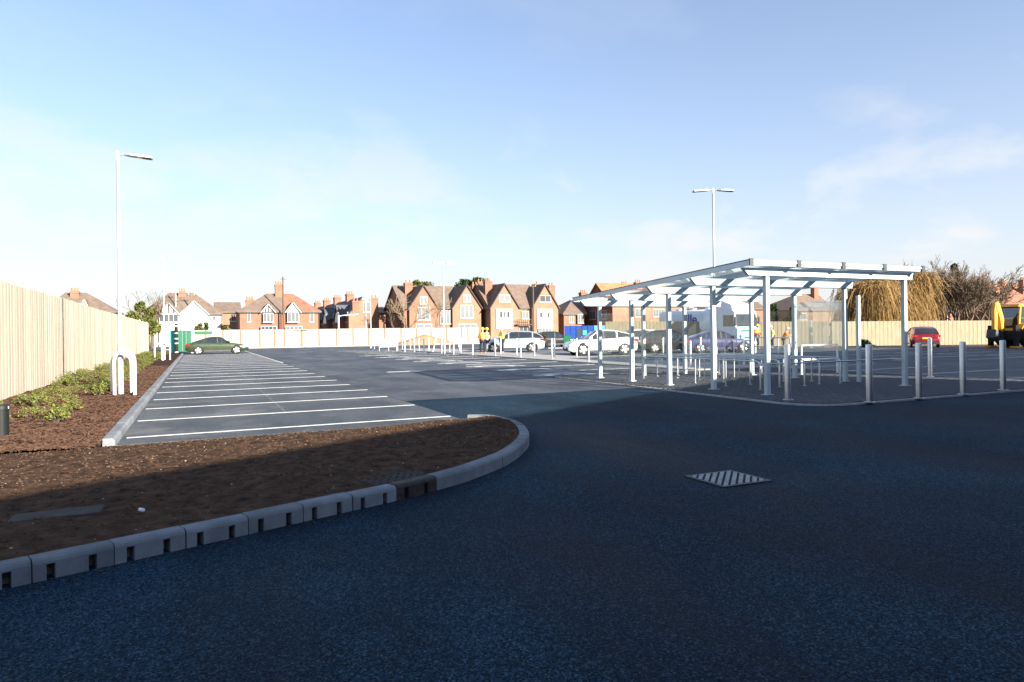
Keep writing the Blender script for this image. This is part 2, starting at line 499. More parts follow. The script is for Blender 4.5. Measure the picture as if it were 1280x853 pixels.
# footway between the bollard rows
foot = MB().box(16.3, 19.9, 19.62, 62, -.02, .05).build('footway', 'edging')
tag(foot, kind='structure')
far_kerb = MB().box(-3.4, 36, 83.0, 83.55, -.02, .10).build('far_kerb', 'edging'); tag(far_kerb, kind='structure')
right_kerb = MB().bar((27.5, 52.2, .03), (46, 38.3, .03), .35, .16).build('right_kerb', 'edging'); tag(right_kerb, kind='structure')

# ---------------------------------------------------------------- kerb round the soil bed
ctrl = [(-5.6, 3.4), (-4.6, 3.75), (-1.09, 4.98), (-.03, 5.37), (.89, 5.72), (1.6, 5.99), (2.08, 6.22), (2.62, 6.56), (3.27, 7.14), (3.93, 8.05), (4.34, 9.0), (4.47, 9.8), (4.36, 10.38), (4.08, 10.62), (3.8, 10.72)]
def catmull(P, n=24):
    out = []
    for i in range(1, len(P) - 2):
        p0, p1, p2, p3 = (Vector(P[j]) for j in (i - 1, i, i + 1, i + 2))
        for k in range(n):
            t = k / n
            out.append(.5 * (2 * p1 + (p2 - p0) * t + (2 * p0 - 5 * p1 + 4 * p2 - p3) * t * t + (3 * p1 - 3 * p2 + p3 - p0) * t ** 3))
    out.append(Vector(P[-2]))
    return out
path = catmull(ctrl)
cum = [0]
for a, b in zip(path, path[1:]):
    cum.append(cum[-1] + (b - a).length)
def on_path(s):
    s = max(0, min(s, cum[-1] - 1e-5))
    lo = max(i for i in range(len(cum)) if cum[i] <= s); lo = min(lo, len(path) - 2)
    t = (s - cum[lo]) / (cum[lo + 1] - cum[lo])
    p = path[lo].lerp(path[lo + 1], t)
    d = (path[min(lo + 2, len(path) - 1)] - path[max(lo - 1, 0)]).normalized()
    return p, d, Vector((-d.y, d.x))
s_iron = min(range(len(path)), key=lambda i: (path[i] - Vector((1.6, 5.99))).length)
S_IRON = cum[s_iron]
kerb_root = tag(bpy.data.objects.new('kerb', None), kind='structure'); C.objects.link(kerb_root)
def kerb_piece(s0, s1, mat, holes=(), hgt=.138, n=6, width=.13, name='kerb_stone'):
    """a kerb unit bent along the path; holes = list of (from, to) drain inlets along it"""
    mb = MB()
    cuts = sorted(set([s0, s1] + [h for pr in holes for h in pr] + [s0 + (s1 - s0) * k / n for k in range(n + 1)]))
    full = [(0, -.05), (0, hgt - .03), (.008, hgt - .012), (.03, hgt), (width, hgt), (width, -.05)]
    upper = [(0, hgt - .042), (0, hgt - .03), (.008, hgt - .012), (.03, hgt), (width, hgt), (width, hgt - .042)]
    back = [(.105, -.05), (.105, hgt - .042), (width, hgt - .042), (width, -.05)]
    def sweep(prof, a, b):
        vs = []
        for s in (a, b):
            p, d, nrm = on_path(s)
            for o_, z in prof:
                vs.append((p.x + nrm.x * o_, p.y + nrm.y * o_, z))
        k = len(prof)
        mb.add(vs, [tuple(range(k))[::-1], tuple(range(k, 2 * k))] + [(i, (i + 1) % k, (i + 1) % k + k, i + k) for i in range(k)])
    # merge consecutive cuts
    for a, b in zip(cuts, cuts[1:]):
        if b - a < 1e-5: continue
        mid = (a + b) / 2
        if any(h0 < mid < h1 for h0, h1 in holes):
            sweep(upper, a, b); sweep(back, a, b)
        else:
            sweep(full, a, b)
    o = mb.build(name, mat, kerb_root)
    o.location = (random.uniform(-.003, .003), random.uniform(-.003, .003), random.uniform(-.003, .003))
    return o
U = .452
s = S_IRON
units = []
while s - U > .2:
    units.append((s - U, s)); s -= U
for a, b in units:
    g = .004
    kerb_piece(a + g, b - g, 'kerb_concrete', [(a + .075, a + .122), (a + .303, a + .350)], n=2)
kerb_piece(S_IRON + .004, S_IRON + .49, 'cast_iron', [(S_IRON + .09, S_IRON + .14), (S_IRON + .33, S_IRON + .38)], n=2, name='drain_access_unit')
s = S_IRON + .497
while s < cum[-1] - .1:
    e = min(s + .62, cum[-1])
    kerb_piece(s + .002, e - .002, 'kerb_concrete', n=7, width=.135)
    s = e
# black sheet put in for the darkness inside the drain inlets
ch = MB()
for a, b in units + [(S_IRON, S_IRON + .49)]:
    vs = []
    for q in (a, b):
        p, d, nrm = on_path(q)
        for o_, z in ((.1045, -.05), (.1045, .095)):
            vs.append((p.x + nrm.x * o_, p.y + nrm.y * o_, z))
    ch.add(vs, [(0, 2, 3, 1)])
ch.build('inlet_dark_sheet', 'black', kerb_root, fix=False)

# straight kerb along the bays
kp = [(0, -.05), (0, .085), (-.03, .12), (-.15, .12), (-.15, -.05)]
k0 = None
yy = 10.74
while yy < 62:
    if k0 is None:
        k0 = MB().prism(kp, 'y', .004, .911).build('kerb_stone', 'kerb_concrete', kerb_root); k0.location = (-1.04, yy, 0)
    else:
        link_mesh('kerb_stone', k0.data, kerb_root, (-1.04 + random.uniform(-.004, .004), yy, random.uniform(-.003, .003)))
    yy += .915
# flush edging between soil and bays
e0 = None
xx = -1.03
while xx < 3.78:
    if e0 is None:
        e0 = MB().box(.003, .907, 0, .06, -.03, .022).build('edging_stone', 'edging', kerb_root); e0.location = (xx, 10.66, 0)
    else:
        link_mesh('edging_stone', e0.data, kerb_root, (xx, 10.66 + random.uniform(-.004, .004), 0))
    xx += .91 if xx < 2.6 else 5

# ---------------------------------------------------------------- soil bed
inner = []
for i, p in enumerate(path):
    _, d, nrm = on_path(cum[i])
    inner.append((p.x + nrm.x * .115, p.y + nrm.y * .115))
xm = max(q[0] for q in inner); imax = max(range(len(inner)), key=lambda i: inner[i][0])
def low_y(x):
    for a, b in zip(inner[:imax], inner[1:imax + 1]):
        if a[0] <= x <= b[0]:
            t = (x - a[0]) / (b[0] - a[0] + 1e-9); return a[1] + (b[1] - a[1]) * t
    return inner[0][1] if x < inner[0][0] else inner[imax][1]
def high_y(x):
    if x < 3.75: return 10.665
    for a, b in zip(inner[imax:], inner[imax + 1:]):
        if b[0] <= x <= a[0]:
            t = (x - b[0]) / (a[0] - b[0] + 1e-9); return b[1] + (a[1] - b[1]) * t
    return 10.6
def soil_z(x, y, v):
    n_ = mnoise.fractal(Vector((x * 1.1, y * 1.1, 0)), 1.0, 2.0, 5)
    f_ = mnoise.fractal(Vector((x * 7, y * 7, 4)), .8, 2.0, 4)
    edge = min(v, 1 - v, .18) / .18
    top = .118 * (1 - max(0, v - .75) * 4) + .026 * max(0, v - .75) * 4
    return top + edge * (.035 + .035 * n_) + .010 * f_ * (.3 + edge)
NX, NY = 250, 130
mb = MB()
for i in range(NX + 1):
    x = -4.6 + (xm - .005 + 4.6) * i / NX
    a, b = low_y(x), high_y(x)
    for j in range(NY + 1):
        v = j / NY; y = a + (b - a) * v
        mb.v.append((x, y, soil_z(x, y, v)))
for i in range(NX):
    for j in range(NY):
        a = i * (NY + 1) + j
        mb.f.append((a, a + NY + 1, a + NY + 2, a + 1))
soil = mb.build('soil_bed', 'soil', smooth=60, fix=False); tag(soil, kind='structure')
def soil_point():
    x = random.uniform(-4.5, xm - .1); v = random.uniform(.02, .98); a, b = low_y(x), high_y(x)
    y = a + (b - a) * v
    return x, y, soil_z(x, y, v)
def clods(n, r0, r1, name, mat):
    mb = MB()
    for _ in range(n):
        x, y, z = soil_point(); r = r0 + (r1 - r0) * random.random() ** 3
        vs = []
        for dx, dy, dz in ((1, 0, 0), (0, 1, 0), (-1, 0, 0), (0, -1, 0), (0, 0, .7), (0, 0, -.5)):
            k = r * random.uniform(.6, 1.3); vs.append((x + dx * k + random.uniform(-.3, .3) * r, y + dy * k, z + dz * k + r * .15))
        mb.add(vs, ((0, 1, 4), (1, 2, 4), (2, 3, 4), (3, 0, 4), (1, 0, 5), (2, 1, 5), (3, 2, 5), (0, 3, 5)))
    o = mb.build(name, mat, soil, fix=False); tag(o, kind='stuff'); return o
clods(12000, .003, .021, 'soil_clods', 'clod')
clods(700, .003, .011, 'soil_pebbles', 'pebble')

# loose grit on the road, thickest along the kerb
mb = MB()
for _ in range(2600):
    if random.random() < .55:
        p, d, nrm = on_path(random.uniform(2.5, cum[-1])); q = p - nrm * (.01 + abs(random.gauss(0, .10)))
    else:
        q = Vector((random.uniform(-4, 12), random.uniform(1.5, 12)))
        if q.y > low_y(q.x) - .3 and q.x < 4.8: continue
    r = random.uniform(.002, .0055) if random.random() < .9 else random.uniform(.006, .011)
    vs = []
    for dx, dy, dz in ((1, 0, 0), (0, 1, 0), (-1, 0, 0), (0, -1, 0), (0, 0, .8), (0, 0, -.2)):
        k = r * random.uniform(.6, 1.3); vs.append((q.x + dx * k, q.y + dy * k, .002 + r * .2 + dz * k))
    mb.add(vs, ((0, 1, 4), (1, 2, 4), (2, 3, 4), (3, 0, 4), (1, 0, 5), (2, 1, 5), (3, 2, 5), (0, 3, 5)))
tag(mb.build('road_grit', 'clod', road, fix=False), kind='stuff')

# mulch planting bed along the fence
def mulch_z(x, y):
    t = max(0, min(1, (-1.2 - x) / 2.4)); e = max(0, min(1, (y - 10.5) / .8))
    return .095 + .16 * t * t * e + .028 * mnoise.fractal(Vector((x * 1.6, y * 1.6, 9)), 1, 2, 5)
mb = MB()
NXm, NYm = 20, 420
for i in range(NXm + 1):
    for j in range(NYm + 1):
        x = -1.18 - 2.5 * i / NXm; y = 10.5 + 53 * (j / NYm) ** 1.5
        mb.v.append((x, y, mulch_z(x, y) - (.02 if i == 0 else 0)))
for i in range(NXm):
    for j in range(NYm):
        a = i * (NYm + 1) + j; mb.f.append((a, a + 1, a + NYm + 2, a + NYm + 1))
mulch = mb.build('mulch_bed', 'mulch', smooth=60, fix=False); tag(mulch, kind='structure')
mb = MB()
for _ in range(15000):
    x = random.uniform(-3.55, -1.2); y = 10.3 + 26 * random.random() ** 1.6
    if y < 10.7 and random.random() < .6: x -= .1
    z = mulch_z(x, y) + .006
    M = Matrix.Translation((x, y, z)) @ Matrix.Rotation(random.uniform(0, 6.3), 4, 'Z') @ Matrix.Rotation(random.uniform(-.6, .6), 4, 'X') @ Matrix.Rotation(random.uniform(-.5, .5), 4, 'Y')
    l, w, h = random.uniform(.015, .055), random.uniform(.006, .018), .004
    mb.box(-l, l, -w, w, -h, h, M)
tag(mb.build('bark_chips', 'chip', mulch, fix=False), kind='stuff')

# ---------------------------------------------------------------- block paving under the shelter
PX0, PX1, PY0, PY1 = 10.42, 19.95, 9.2, 19.5
paving_poly = []
for k in range(9):
    a = rad(180 + 90 * k / 8); paving_poly.append((PX0 + .95 + .95 * math.cos(a), PY0 + .95 + .95 * math.sin(a)))
paving_poly += [(PX1, PY0), (PX1, PY1), (PX0, PY1)]
paving = sheet('block_paving', paving_poly, .012, 'paver_joint')
def in_paving(x, y, m=.08):
    if not (PX0 + m < x < PX1 - m and PY0 + m < y < PY1 - m): return False
    if x < PX0 + .95 and y < PY0 + .95:
        return math.hypot(x - PX0 - .95, y - PY0 - .95) < .95 - m - .02
    return True
spots = []
for j in range(int((PY1 - PY0) / .102)):
    for i in range(int((PX1 - PX0) / .202) + 1):
        x = PX0 + .12 + i * .202 + (.101 if j % 2 else 0); y = PY0 + .13 + j * .102
        if in_paving(x - .1, y - .05) and in_paving(x + .1, y + .05): spots.append((x, y))
spots.sort(key=lambda p: math.hypot(*p))
def paver_geo(mb, cx=0, cy=0, z=0):
    a, b, c = .099, .049, .006
    o_ = [(-a, -b, .0), (a, -b, .0), (a, b, .0), (-a, b, .0), (-a, -b, .018), (a, -b, .018), (a, b, .018), (-a, b, .018),
          (-a + c, -b + c, .023), (a - c, -b + c, .023), (a - c, b - c, .023), (-a + c, b - c, .023)]
    mb.add([(cx + p[0], cy + p[1], z + p[2]) for p in o_],
           ((0, 1, 5, 4), (1, 2, 6, 5), (2, 3, 7, 6), (3, 0, 4, 7), (4, 5, 9, 8), (5, 6, 10, 9), (6, 7, 11, 10), (7, 4, 8, 11), (8, 9, 10, 11)))
mb = MB(); paver_geo(mb)
p0 = mb.build('paver', 'paver', paving, fix=False); p0.location = (*spots[0], .012)
for x, y in spots[1:300]:
    link_mesh('paver', p0.data, paving, (x, y, .012 + random.uniform(-.002, .002)))
mb = MB()
for x, y in spots[300:]:
    paver_geo(mb, x, y, .012 + random.uniform(-.002, .002))
tag(mb.build('paver_field', 'paver', paving, fix=False), kind='stuff')
# pale edging round the paving
ed = MB()
ring = paving_poly + [paving_poly[0]]
cx_, cy_ = 15, 14
for a, b in zip(ring, ring[1:]):
    a, b = Vector(a), Vector(b); n_ = Vector((-(b - a).y, (b - a).x)).normalized() * .075
    ed.add([(a.x, a.y, .0), (b.x, b.y, .0), (b.x + n_.x, b.y + n_.y, 0), (a.x + n_.x, a.y + n_.y, 0), (a.x, a.y, .034), (b.x, b.y, .034), (b.x + n_.x, b.y + n_.y, .034), (a.x + n_.x, a.y + n_.y, .034)],
           ((4, 5, 6, 7), (0, 1, 5, 4), (1, 2, 6, 5), (2, 3, 7, 6), (3, 0, 4, 7)))
ed.build('edging_strip', 'edging', paving)

# ================================================================ BUILDINGS THAT SHADE THE FOREGROUND (behind and beside the camera)
t_s = 1 / math.tan(SUN_EL)
dirx = Vector((-TO_SUN.x, -TO_SUN.y)).normalized()          # where shadows fall
def shop(name, a, b, depth, h, label):
    a, b = Vector(a), Vector(b); d = (b - a).normalized(); n_ = Vector((d.y, -d.x))
    L_ = (b - a).length
    root = thing(name, (a.x, a.y, 0), label, 'building', rz=math.atan2(d.y, d.x))
    MB().box(0, L_, -depth, 0, 0, h - .35).build('wall', 'shop_wall', root)
    MB().box(-.25, L_ + .002, -depth - .25, .25, h - .345, h).build('roof', 'shop_dark', root)
    for i in range(int(L_ // 4)):
        w = MB().box(i * 4 + .6, i * 4 + 3.4, -.02, .05, .6, 2.7).build('window', 'shop_dark', root)
        MB().box(i * 4 + .68, i * 4 + 3.32, .045, .07, .68, 2.62).build('pane', 'pane_dark', w)
    return root
HB = 3.9
edge_a, edge_b = Vector((-1.72, 7.58)), Vector((16.5, 16.65))
off = dirx * (HB * t_s)
ea, eb = edge_a - off, edge_b - off
ud = (eb - ea).normalized()
nfix = Vector((-ud.y, ud.x)) * .25
shop('supermarket_building', ea - ud * 45 - nfix, eb - nfix, 24, HB, 'grey flat roofed supermarket building behind the road')
shop('annex_building', (29.3, 4.0), (62, 2.0), 14, 9.2, 'grey flat roofed annex building beside the car park')

# ================================================================ TIMBER FENCE
fence = thing('timber_fence', (-3.62, 10, 0), 'tall pale new timber fence along the planting bed', 'fence')
def board_mesh(h):
    w = .0628
    return MB().box(-.011, .011, -w, w, .05, h)
variants = []
for h in (2.66, 2.668, 2.652, 2.672):
    mb = board_mesh(h)
    variants.append(mb)
vm = []
i = 0
yy = 10.0
far = MB(); made = 0
while yy < 62.5:
    gapped = abs(yy - 28.2) < .07
    dx = .004 if i % 2 else 0
    drop = 0 if yy < 28.2 else -.05
    if not gapped:
        if 16.6 < yy and made < 300:
            k = random.randrange(4)
            if len(vm) <= k or made < 4:
                k = made if made < 4 else k
            if made < 4:
                o = variants[made].build('board', 'fence_wood', fence); vm.append(o.data)
            else:
                o = link_mesh('board', vm[k], fence)
            o.location = (dx, yy - 10, drop + random.uniform(-.004, .004)); o.rotation_euler = (0, 0, random.uniform(-.02, .02))
            made += 1
        else:
            M = Matrix.Translation((dx, yy - 10, drop))
            far.box(-.011, .011, -.0628, .0628, .05, 2.66, M)
    yy += .1265; i += 1
tag(far.build('far_boards', 'fence_wood', fence, fix=False), kind='stuff')
for py in (15.2, 28.2, 41.0, 54.0):
    p = MB().box(-.05, .03, -.04, .04, -.1, 2.68).build('post', 'steel_dull', fence); p.location = (-.02, py - 10, 0)
for z in (.4, 1.3, 2.2):
    MB().box(-.065, -.02, 0, 52.5, z, z + .08).build('rail', 'fence_old', fence)

# hoarding fence across the far end
hoard = thing('hoarding_fence', (-3.5, 84, 0), 'long pale hoarding fence panels across the far end of the car park', 'fence')
HX = [at_y(px, 425, 84).x for px in (231, 257.5, 279, 301, 325, 343.5, 355.5, 377.5, 399, 421, 441.5, 461, 481, 501.5, 521, 539, 558.5, 577, 585, 599)]
pm = None
for a, b in zip(HX, HX[1:]):
    top = random.uniform(2.12, 2.16)
    MB().box(a + 3.5 + .06, b + 3.5 - .06, -.02, .02, .1, top).build('panel', 'hoarding_wood', hoard)
for a in HX:
    MB().box(a + 3.5 - .075, a + 3.5 + .075, -.07, .05, 0, 2.10).build('post', 'hoarding_post', hoard)
gx = at_y(336, 425, 84).x + 3.5
MB().bar((gx - .2, -.03, 1.9), (gx + 1.1, -.03, .3), .04, .09, up=(0, 1, 0)).build('brace', 'hoarding_post', hoard)
heap = MB()
hx = at_y(531, 430, 82.4).x
NH = 22
for i in range(NH + 1):
    for j in range(9):
        u = -1 + 2 * i / NH; v = -1 + 2 * j / 8
        r = max(0, 1 - abs(u)) * max(0, 1 - v * v)
        heap.v.append((u * 4.6, v * 1.0, 1.35 * r + (.12 * mnoise.noise(Vector((u * 4, v * 3, 1))) if r > .05 else 0)))
for i in range(NH):
    for j in range(8):
        a = i * 9 + j; heap.f.append((a, a + 9, a + 10, a + 1))
o = heap.build('sand_heap', 'sand', smooth=60); o.location = (hx, 82.0, 0)
tag(o, 'low brown heap of sand against the pale hoarding', 'sand heap')

# right-hand fence, closeboarded, in two runs
def board_fence(name, a, b, ha, hb, mat, label, w=.15):
    a, b = Vector(a), Vector(b); L_ = (b - a).length; n = int(L_ / w); d = (b - a) / L_
    root = thing(name, (a.x, a.y, 0), label, 'fence', rz=math.atan2(d.y, d.x))
    bd = MB(); k = 0
    for i in range(n):
        h = ha + (hb - ha) * i / n
        y0 = .012 if i % 2 else 0
        bd.box(i * w + .001, i * w + w - .001, y0, y0 + .02, .05, h + random.uniform(-.01, .01))
    tag(bd.build('boards', mat, root, fix=False), kind='stuff')
    for i in range(int(L_ / 3) + 1):
        h = ha + (hb - ha) * min(1, i * 3 / L_)
        MB().box(i * 3 - .05, i * 3 + .05, .045, .14, 0, h - .05).build('post', 'hoarding_post', root)
    MB().box(0, L_, .041, .10, .5, .6).build('rail', mat, root)
    return root
RF0, RF1, RF2 = at_d(1330, 420, 52), at_d(1040, 420, 53.5), at_d(757, 420, 60)
board_fence('board_fence', RF1.xy, RF0.xy, 1.98, 1.86, 'fence_mid', 'pale closeboard fence behind the red car and the digger')
board_fence('board_fence', RF2.xy, RF1.xy - (RF1.xy - RF2.xy).normalized() * .15, 2.30, 1.98, 'fence_old', 'weathered closeboard fence behind the parked cars and lorry')

# ================================================================ SHELTER
SX0, SX1, SYS = 11.40, 15.95, [11.32 + 1.72 * k for k in range(5)]
def roof_z(y): return 2.965 - .0575 * (y - 11.0)
shelter = thing('trolley_shelter', (SX0, SYS[0], 0), 'open white steel trolley shelter with a glazed lean-to roof on block paving', 'shelter')
def sp(mb, name, mat, parent=shelter, **k):     # build in world coordinates, then hang on the shelter
    loc = shelter.location
    mb.v = [(x - loc.x, y - loc.y, z) for x, y, z in mb.v]
    return mb.build(name, mat, parent, **k)
for y in SYS:
    for x in (SX0, SX1):
        h = roof_z(y) - .29
        p = sp(MB().box(x - .05, x + .05, y - .05, y + .05, .03, h), 'post', 'shelter_paint')
        sp(MB().box(x - .10, x + .10, y - .10, y + .10, .03, .048), 'base_plate', 'steel_dull', p)
        sp(MB().box(x - .012, x + .012, y - .056, y - .047, h - .12, h + .14), 'bracket', 'shelter_paint', p)
for x in (13.05, 14.7):
    p = sp(MB().box(x - .05, x + .05, SYS[4] - .05, SYS[4] + .05, .03, roof_z(SYS[4]) - .29), 'post', 'shelter_paint')
for y in SYS:
    zt = roof_z(y) - .12
    sp(MB().prism([(10.70, zt), (16.24, zt), (16.20, zt - .16), (10.86, zt - .16)], 'y', y - .045, y + .045), 'beam', 'shelter_paint')
    sp(MB().box(10.88, 16.18, y - .10, y + .10, zt - .168, zt - .163), 'beam_flange', 'grey_frame')
BX = [10.66 + 1.385 * k for k in range(5)]
Y0, Y1 = 11.0, 18.55
for x in BX:
    b = sp(MB().bar((x, Y0, roof_z(Y0) - .06), (x, Y1, roof_z(Y1) - .06), .055, .11), 'glazing_bar', 'grey_frame')
    sp(MB().bar((x, Y0 + .02, roof_z(Y0) + .004), (x, Y1 - .02, roof_z(Y1) + .004), .085, .014), 'bar_cap', 'dark_metal', b)
    sp(MB().box(x - .055, x + .055, Y0 - .03, Y0 - .002, roof_z(Y0) - .13, roof_z(Y0) + .025), 'end_cap', 'dark_metal', b)
for a, b in zip(BX, BX[1:]):
    sp(MB().bar(((a + b) / 2, Y0 + .03, roof_z(Y0) - .03), ((a + b) / 2, Y1 - .01, roof_z(Y1) - .03), b - a - .064, .016), 'roof_pane', 'roof_glass')
    sp(MB().box(a + .032, b - .032, Y0 - .012, Y0 + .025, roof_z(Y0) - .06, roof_z(Y0) - .005), 'glazing_edge', 'shelter_paint')
    sp(MB().box(a + .032, b - .032, Y0 + .01, Y0 + .06, roof_z(Y0) - .115, roof_z(Y0) - .075), 'fascia', 'shelter_paint')
sp(MB().prism([(Y1 + .002, roof_z(Y1) - .12), (Y1 + .002, roof_z(Y1) - .02), (Y1 + .01, roof_z(Y1) - .02), (Y1 + .01, roof_z(Y1) - .11), (Y1 + .11, roof_z(Y1) - .11), (Y1 + .11, roof_z(Y1) - .03), (Y1 + .12, roof_z(Y1) - .03), (Y1 + .12, roof_z(Y1) - .12)], 'x', 10.63, 16.23), 'gutter', 'grey_frame')
# glazed sides
for k in (2, 3):
    sp(MB().box(SX0 - .006, SX0 + .006, SYS[k] + .06, SYS[k + 1] - .06, .32, 2.02), 'side_pane', 'clear_glass')
for a, b in zip((SX0, 13.05, 14.7), (13.05, 14.7, SX1)):
    sp(MB().box(a + .06, b - .06, SYS[4] - .006, SYS[4] + .006, .32, 2.02), 'end_pane', 'clear_glass')
sp(MB().box(SX1 - .006, SX1 + .006, SYS[1] + .06, SYS[2] - .06, .92, 2.24), 'side_pane', 'side_glass')
for k in (1, 2):
    for z in (1.05, 2.1):
        sp(MB().box(SX1 - .012, SX1 + .012, SYS[k] - .07 if k == 2 else SYS[k] + .04, SYS[k] - .04 if k == 2 else SYS[k] + .07, z, z + .05), 'pane_clip', 'steel')
for k in (2, 3):
    sp(MB().box(SX1 - .006, SX1 + .006, SYS[k] + .06, SYS[k + 1] - .06, .32, 2.02), 'side_pane', 'clear_glass')
# second upright that carries the pane
sp(MB().box(SX1 + .10, SX1 + .18, SYS[1] - .35, SYS[1] - .27, .03, 2.35), 'pane_upright', 'shelter_paint')

# trolley guide rails
def guide_rail(x, ya, yb, n, label):
    root = thing('guide_rail', (x, ya, .03), label, 'rail', 'low steel trolley guide rails in the shelter')
    h, r = .68, .021
    L_ = yb - ya
    pts = [(0, 0, 0), (0, 0, h - .12), (0, .035, h - .035), (0, .12, h), (0, L_ - .12, h), (0, L_ - .035, h - .035), (0, L_, h - .12), (0, L_, 0)]
    MB().tube(pts, r, 8).build('rail', 'steel', root, smooth=50)
    for k in range(1, n):
        q = MB().tube([(0, L_ * k / n, .0), (0, L_ * k / n, h)], r * .9, 8).build('leg', 'steel', root, smooth=50)
    for k in range(n + 1):
        MB().lathe([(.05, 0), (.05, .008), (.03, .012)], 10, Matrix.Translation((0, L_ * k / n, .0))).build('foot_flange', 'steel', root)
for x, ya, yb, n, nm in ((12.32, 12.45, 17.2, 4, 'low steel trolley guide rail nearest the glazed long side of the shelter'),
                         (13.2, 12.7, 17.7, 5, 'low steel trolley guide rail, second from the glazed long side of the shelter'),
                         (13.95, 12.6, 17.6, 4, 'low steel trolley guide rail down the middle of the shelter'),
                         (14.7, 12.8, 17.6, 4, 'low steel trolley guide rail, second from the open long side of the shelter'),
                         (15.35, 12.7, 17.3, 5, 'low steel trolley guide rail nearest the open long side of the shelter')):
    guide_rail(x, ya, yb, n, nm)
cr = thing('cross_rail', (SX0, 11.6, .69), 'thin steel cross rail across the open end of the trolley shelter', 'rail')
MB().tube([(.052, 0, 0), (SX1 - SX0 - .052, 0, 0)], .018, 8).build('tube', 'steel', cr, smooth=50)
for x in (.0, SX1 - SX0):
    MB().box(x + (.05 if x == 0 else -.066), x + (.066 if x == 0 else -.05), -.23, .04, -.03, .03).build('bracket', 'steel_dull', cr)

# ================================================================ BOLLARDS
def bollard_proto(h, r):
    root = thing('steel_bollard', (0, 0, 0), '', 'bollard')
    MB().lathe([(r, .010), (r, h - .02), (r * .94, h - .006), (r * .5, h), (.001, h + .002)], 16).build('tube', 'steel', root, smooth=40)
    MB().lathe([(r * 1.75, 0), (r * 1.75, .010), (r * 1.02, .014)], 16).build('base_plate', 'steel_dull', root, smooth=40)
    return root
pb = bollard_proto(1.13, .061)
near = [((985, 500), 'brushed steel bollard beside the nearest shelter post'),
        ((1087, 503), 'brushed steel bollard just past the rounded paving corner, alone before the shelter front'),
        ((1149, 498), 'brushed steel bollard on the paving edge, second past the rounded corner'),
        ((1204, 493), 'brushed steel bollard on the paving edge, third past the rounded corner'),
        ((1254, 488), 'brushed steel bollard on the paving edge, fourth past the rounded corner'),
        ((1163, 471), 'sunlit steel bollard on the far edge of the block paving')]
usedp = False
for (px, py), lb in near:
    p = ground(px, py, .035)
    o = pb if not usedp else copy_tree(pb); usedp = True
    o.location = (p.x, p.y, .035); tag(o, lb, 'bollard', 'steel bollards round the block paving')
pf = bollard_proto(1.05, .05)
rowA = [(496, 438.7), (506, 440), (518, 440), (530, 441.5), (552, 442), (567, 443), (591, 444), (619, 445), (651, 446.7), (690, 448.7), (736, 452)]
rowB = [(463, 435.4), (468, 436), (503, 436.9), (513, 437.7), (524, 439), (536, 438.7), (562, 440), (576, 440.8), (626, 442.6), (646, 444), (668, 444.8), (693, 446), (721, 446.6)]
rowC = [(829, 446), (863, 460), (876, 446), (931, 457.7), (995, 462), (788, 446)]
usedp = False
for row, z, lb, gr in ((rowA, .05, 'slim pale steel bollard in the row at the heads of the symbol bays', 'bollards at the heads of the symbol bays'),
                       (rowB, .05, 'slim pale steel bollard in the row on the parked cars side of the footway', 'bollards on the parked cars side of the footway'),
                       (rowC, .0, 'slim steel bollard standing beyond the shelter in front of the parked cars', 'bollards beyond the shelter')):
    for px, py in row:
        p = ground(px, py, z)
        o = pf if not usedp else copy_tree(pf); usedp = True
        o.location = (p.x, p.y, z); tag(o, lb, 'bollard', gr)

# dark low post by the fence
dp = thing('vent_post', (-2.52, 11.70, .10), 'short dark grey round post with a cap at the corner of the planting bed', 'post')
MB().lathe([(.095, -.08), (.095, .40)], 20).build('tube', 'dark_plastic', dp, smooth=40)
MB().lathe([(.11, .40), (.11, .455), (.10, .47), (.02, .475)], 20).build('cap', 'dark_plastic', dp, smooth=40)
MB().box(.086, .104, -.05, .0, .415, .45).build('label_plate', 'white_paint', dp)

# ================================================================ LAMP POSTS
def lamp_post(px, base, h, heads, label, ang=0):
    root = thing('lamp_post', base, label, 'lamp post', 'car park lamp posts')
    MB().lathe([(.068, 0), (.068, 1.15), (.048, 1.22), (.036, h)], 14).build('column', 'galvanised', root, smooth=40)
    MB().box(-.028, .028, -.075, -.064, .35, .85).build('access_door', 'white_paint', root)
    MB().lathe([(.042, h - .18), (.042, h + .03), (.02, h + .05)], 12).build('spigot', 'white_paint', root, smooth=40)
    for a in heads:
        M = Matrix.Rotation(a, 4, 'Z')
        arm = MB().tube([M @ Vector((.04, 0, h - .03)), M @ Vector((.2, 0, h - .02))], .026, 8).build('arm', 'grey_frame', root, smooth=40)
        tilt = Matrix.Translation((0, 0, h - .02)) @ M @ Matrix.Translation((.16, 0, 0)) @ Matrix.Rotation(rad(4), 4, 'Y')
        prof = [(0, -.06), (.10, -.11), (.56, -.13), (.60, -.09), (.60, .09), (.56, .13), (.10, .11), (0, .06)]
        mb = MB()
        vs = [tilt @ Vector((p, q, -.028)) for p, q in prof] + [tilt @ Vector((p, q, .028 if .05 < p < .58 else .01)) for p, q in prof]
        n = len(prof)
        mb.add(vs, [tuple(range(n))[::-1], tuple(range(n, 2 * n))] + [(i, (i + 1) % n, (i + 1) % n + n, i + n) for i in range(n)])
        hd = mb.build('lamp_head', 'grey_frame', root)
        mb = MB()
        for k in range(5):
            mb.box(.12 + k * .025, .13 + k * .025, -.08, .08, .028, .052, tilt)
        mb.build('cooling_fins', 'dark_metal', hd)
        MB().box(.26, .56, -.10, .10, -.034, -.029, tilt).build('lens', 'pane_dark', hd)
    return root
lp1 = ground(151, 493, .1); lp2 = ground(205.5, 450, .1)
lamp_post(148, (lp1.x, lp1.y, .08), 5.92, [0.0], 'tall white single headed lamp post in the planting bed with a thick hoop guard')
lamp_post(205, (lp2.x, lp2.y, .08), 6.15, [0.0], 'white single headed lamp post further along the planting bed near the green car')
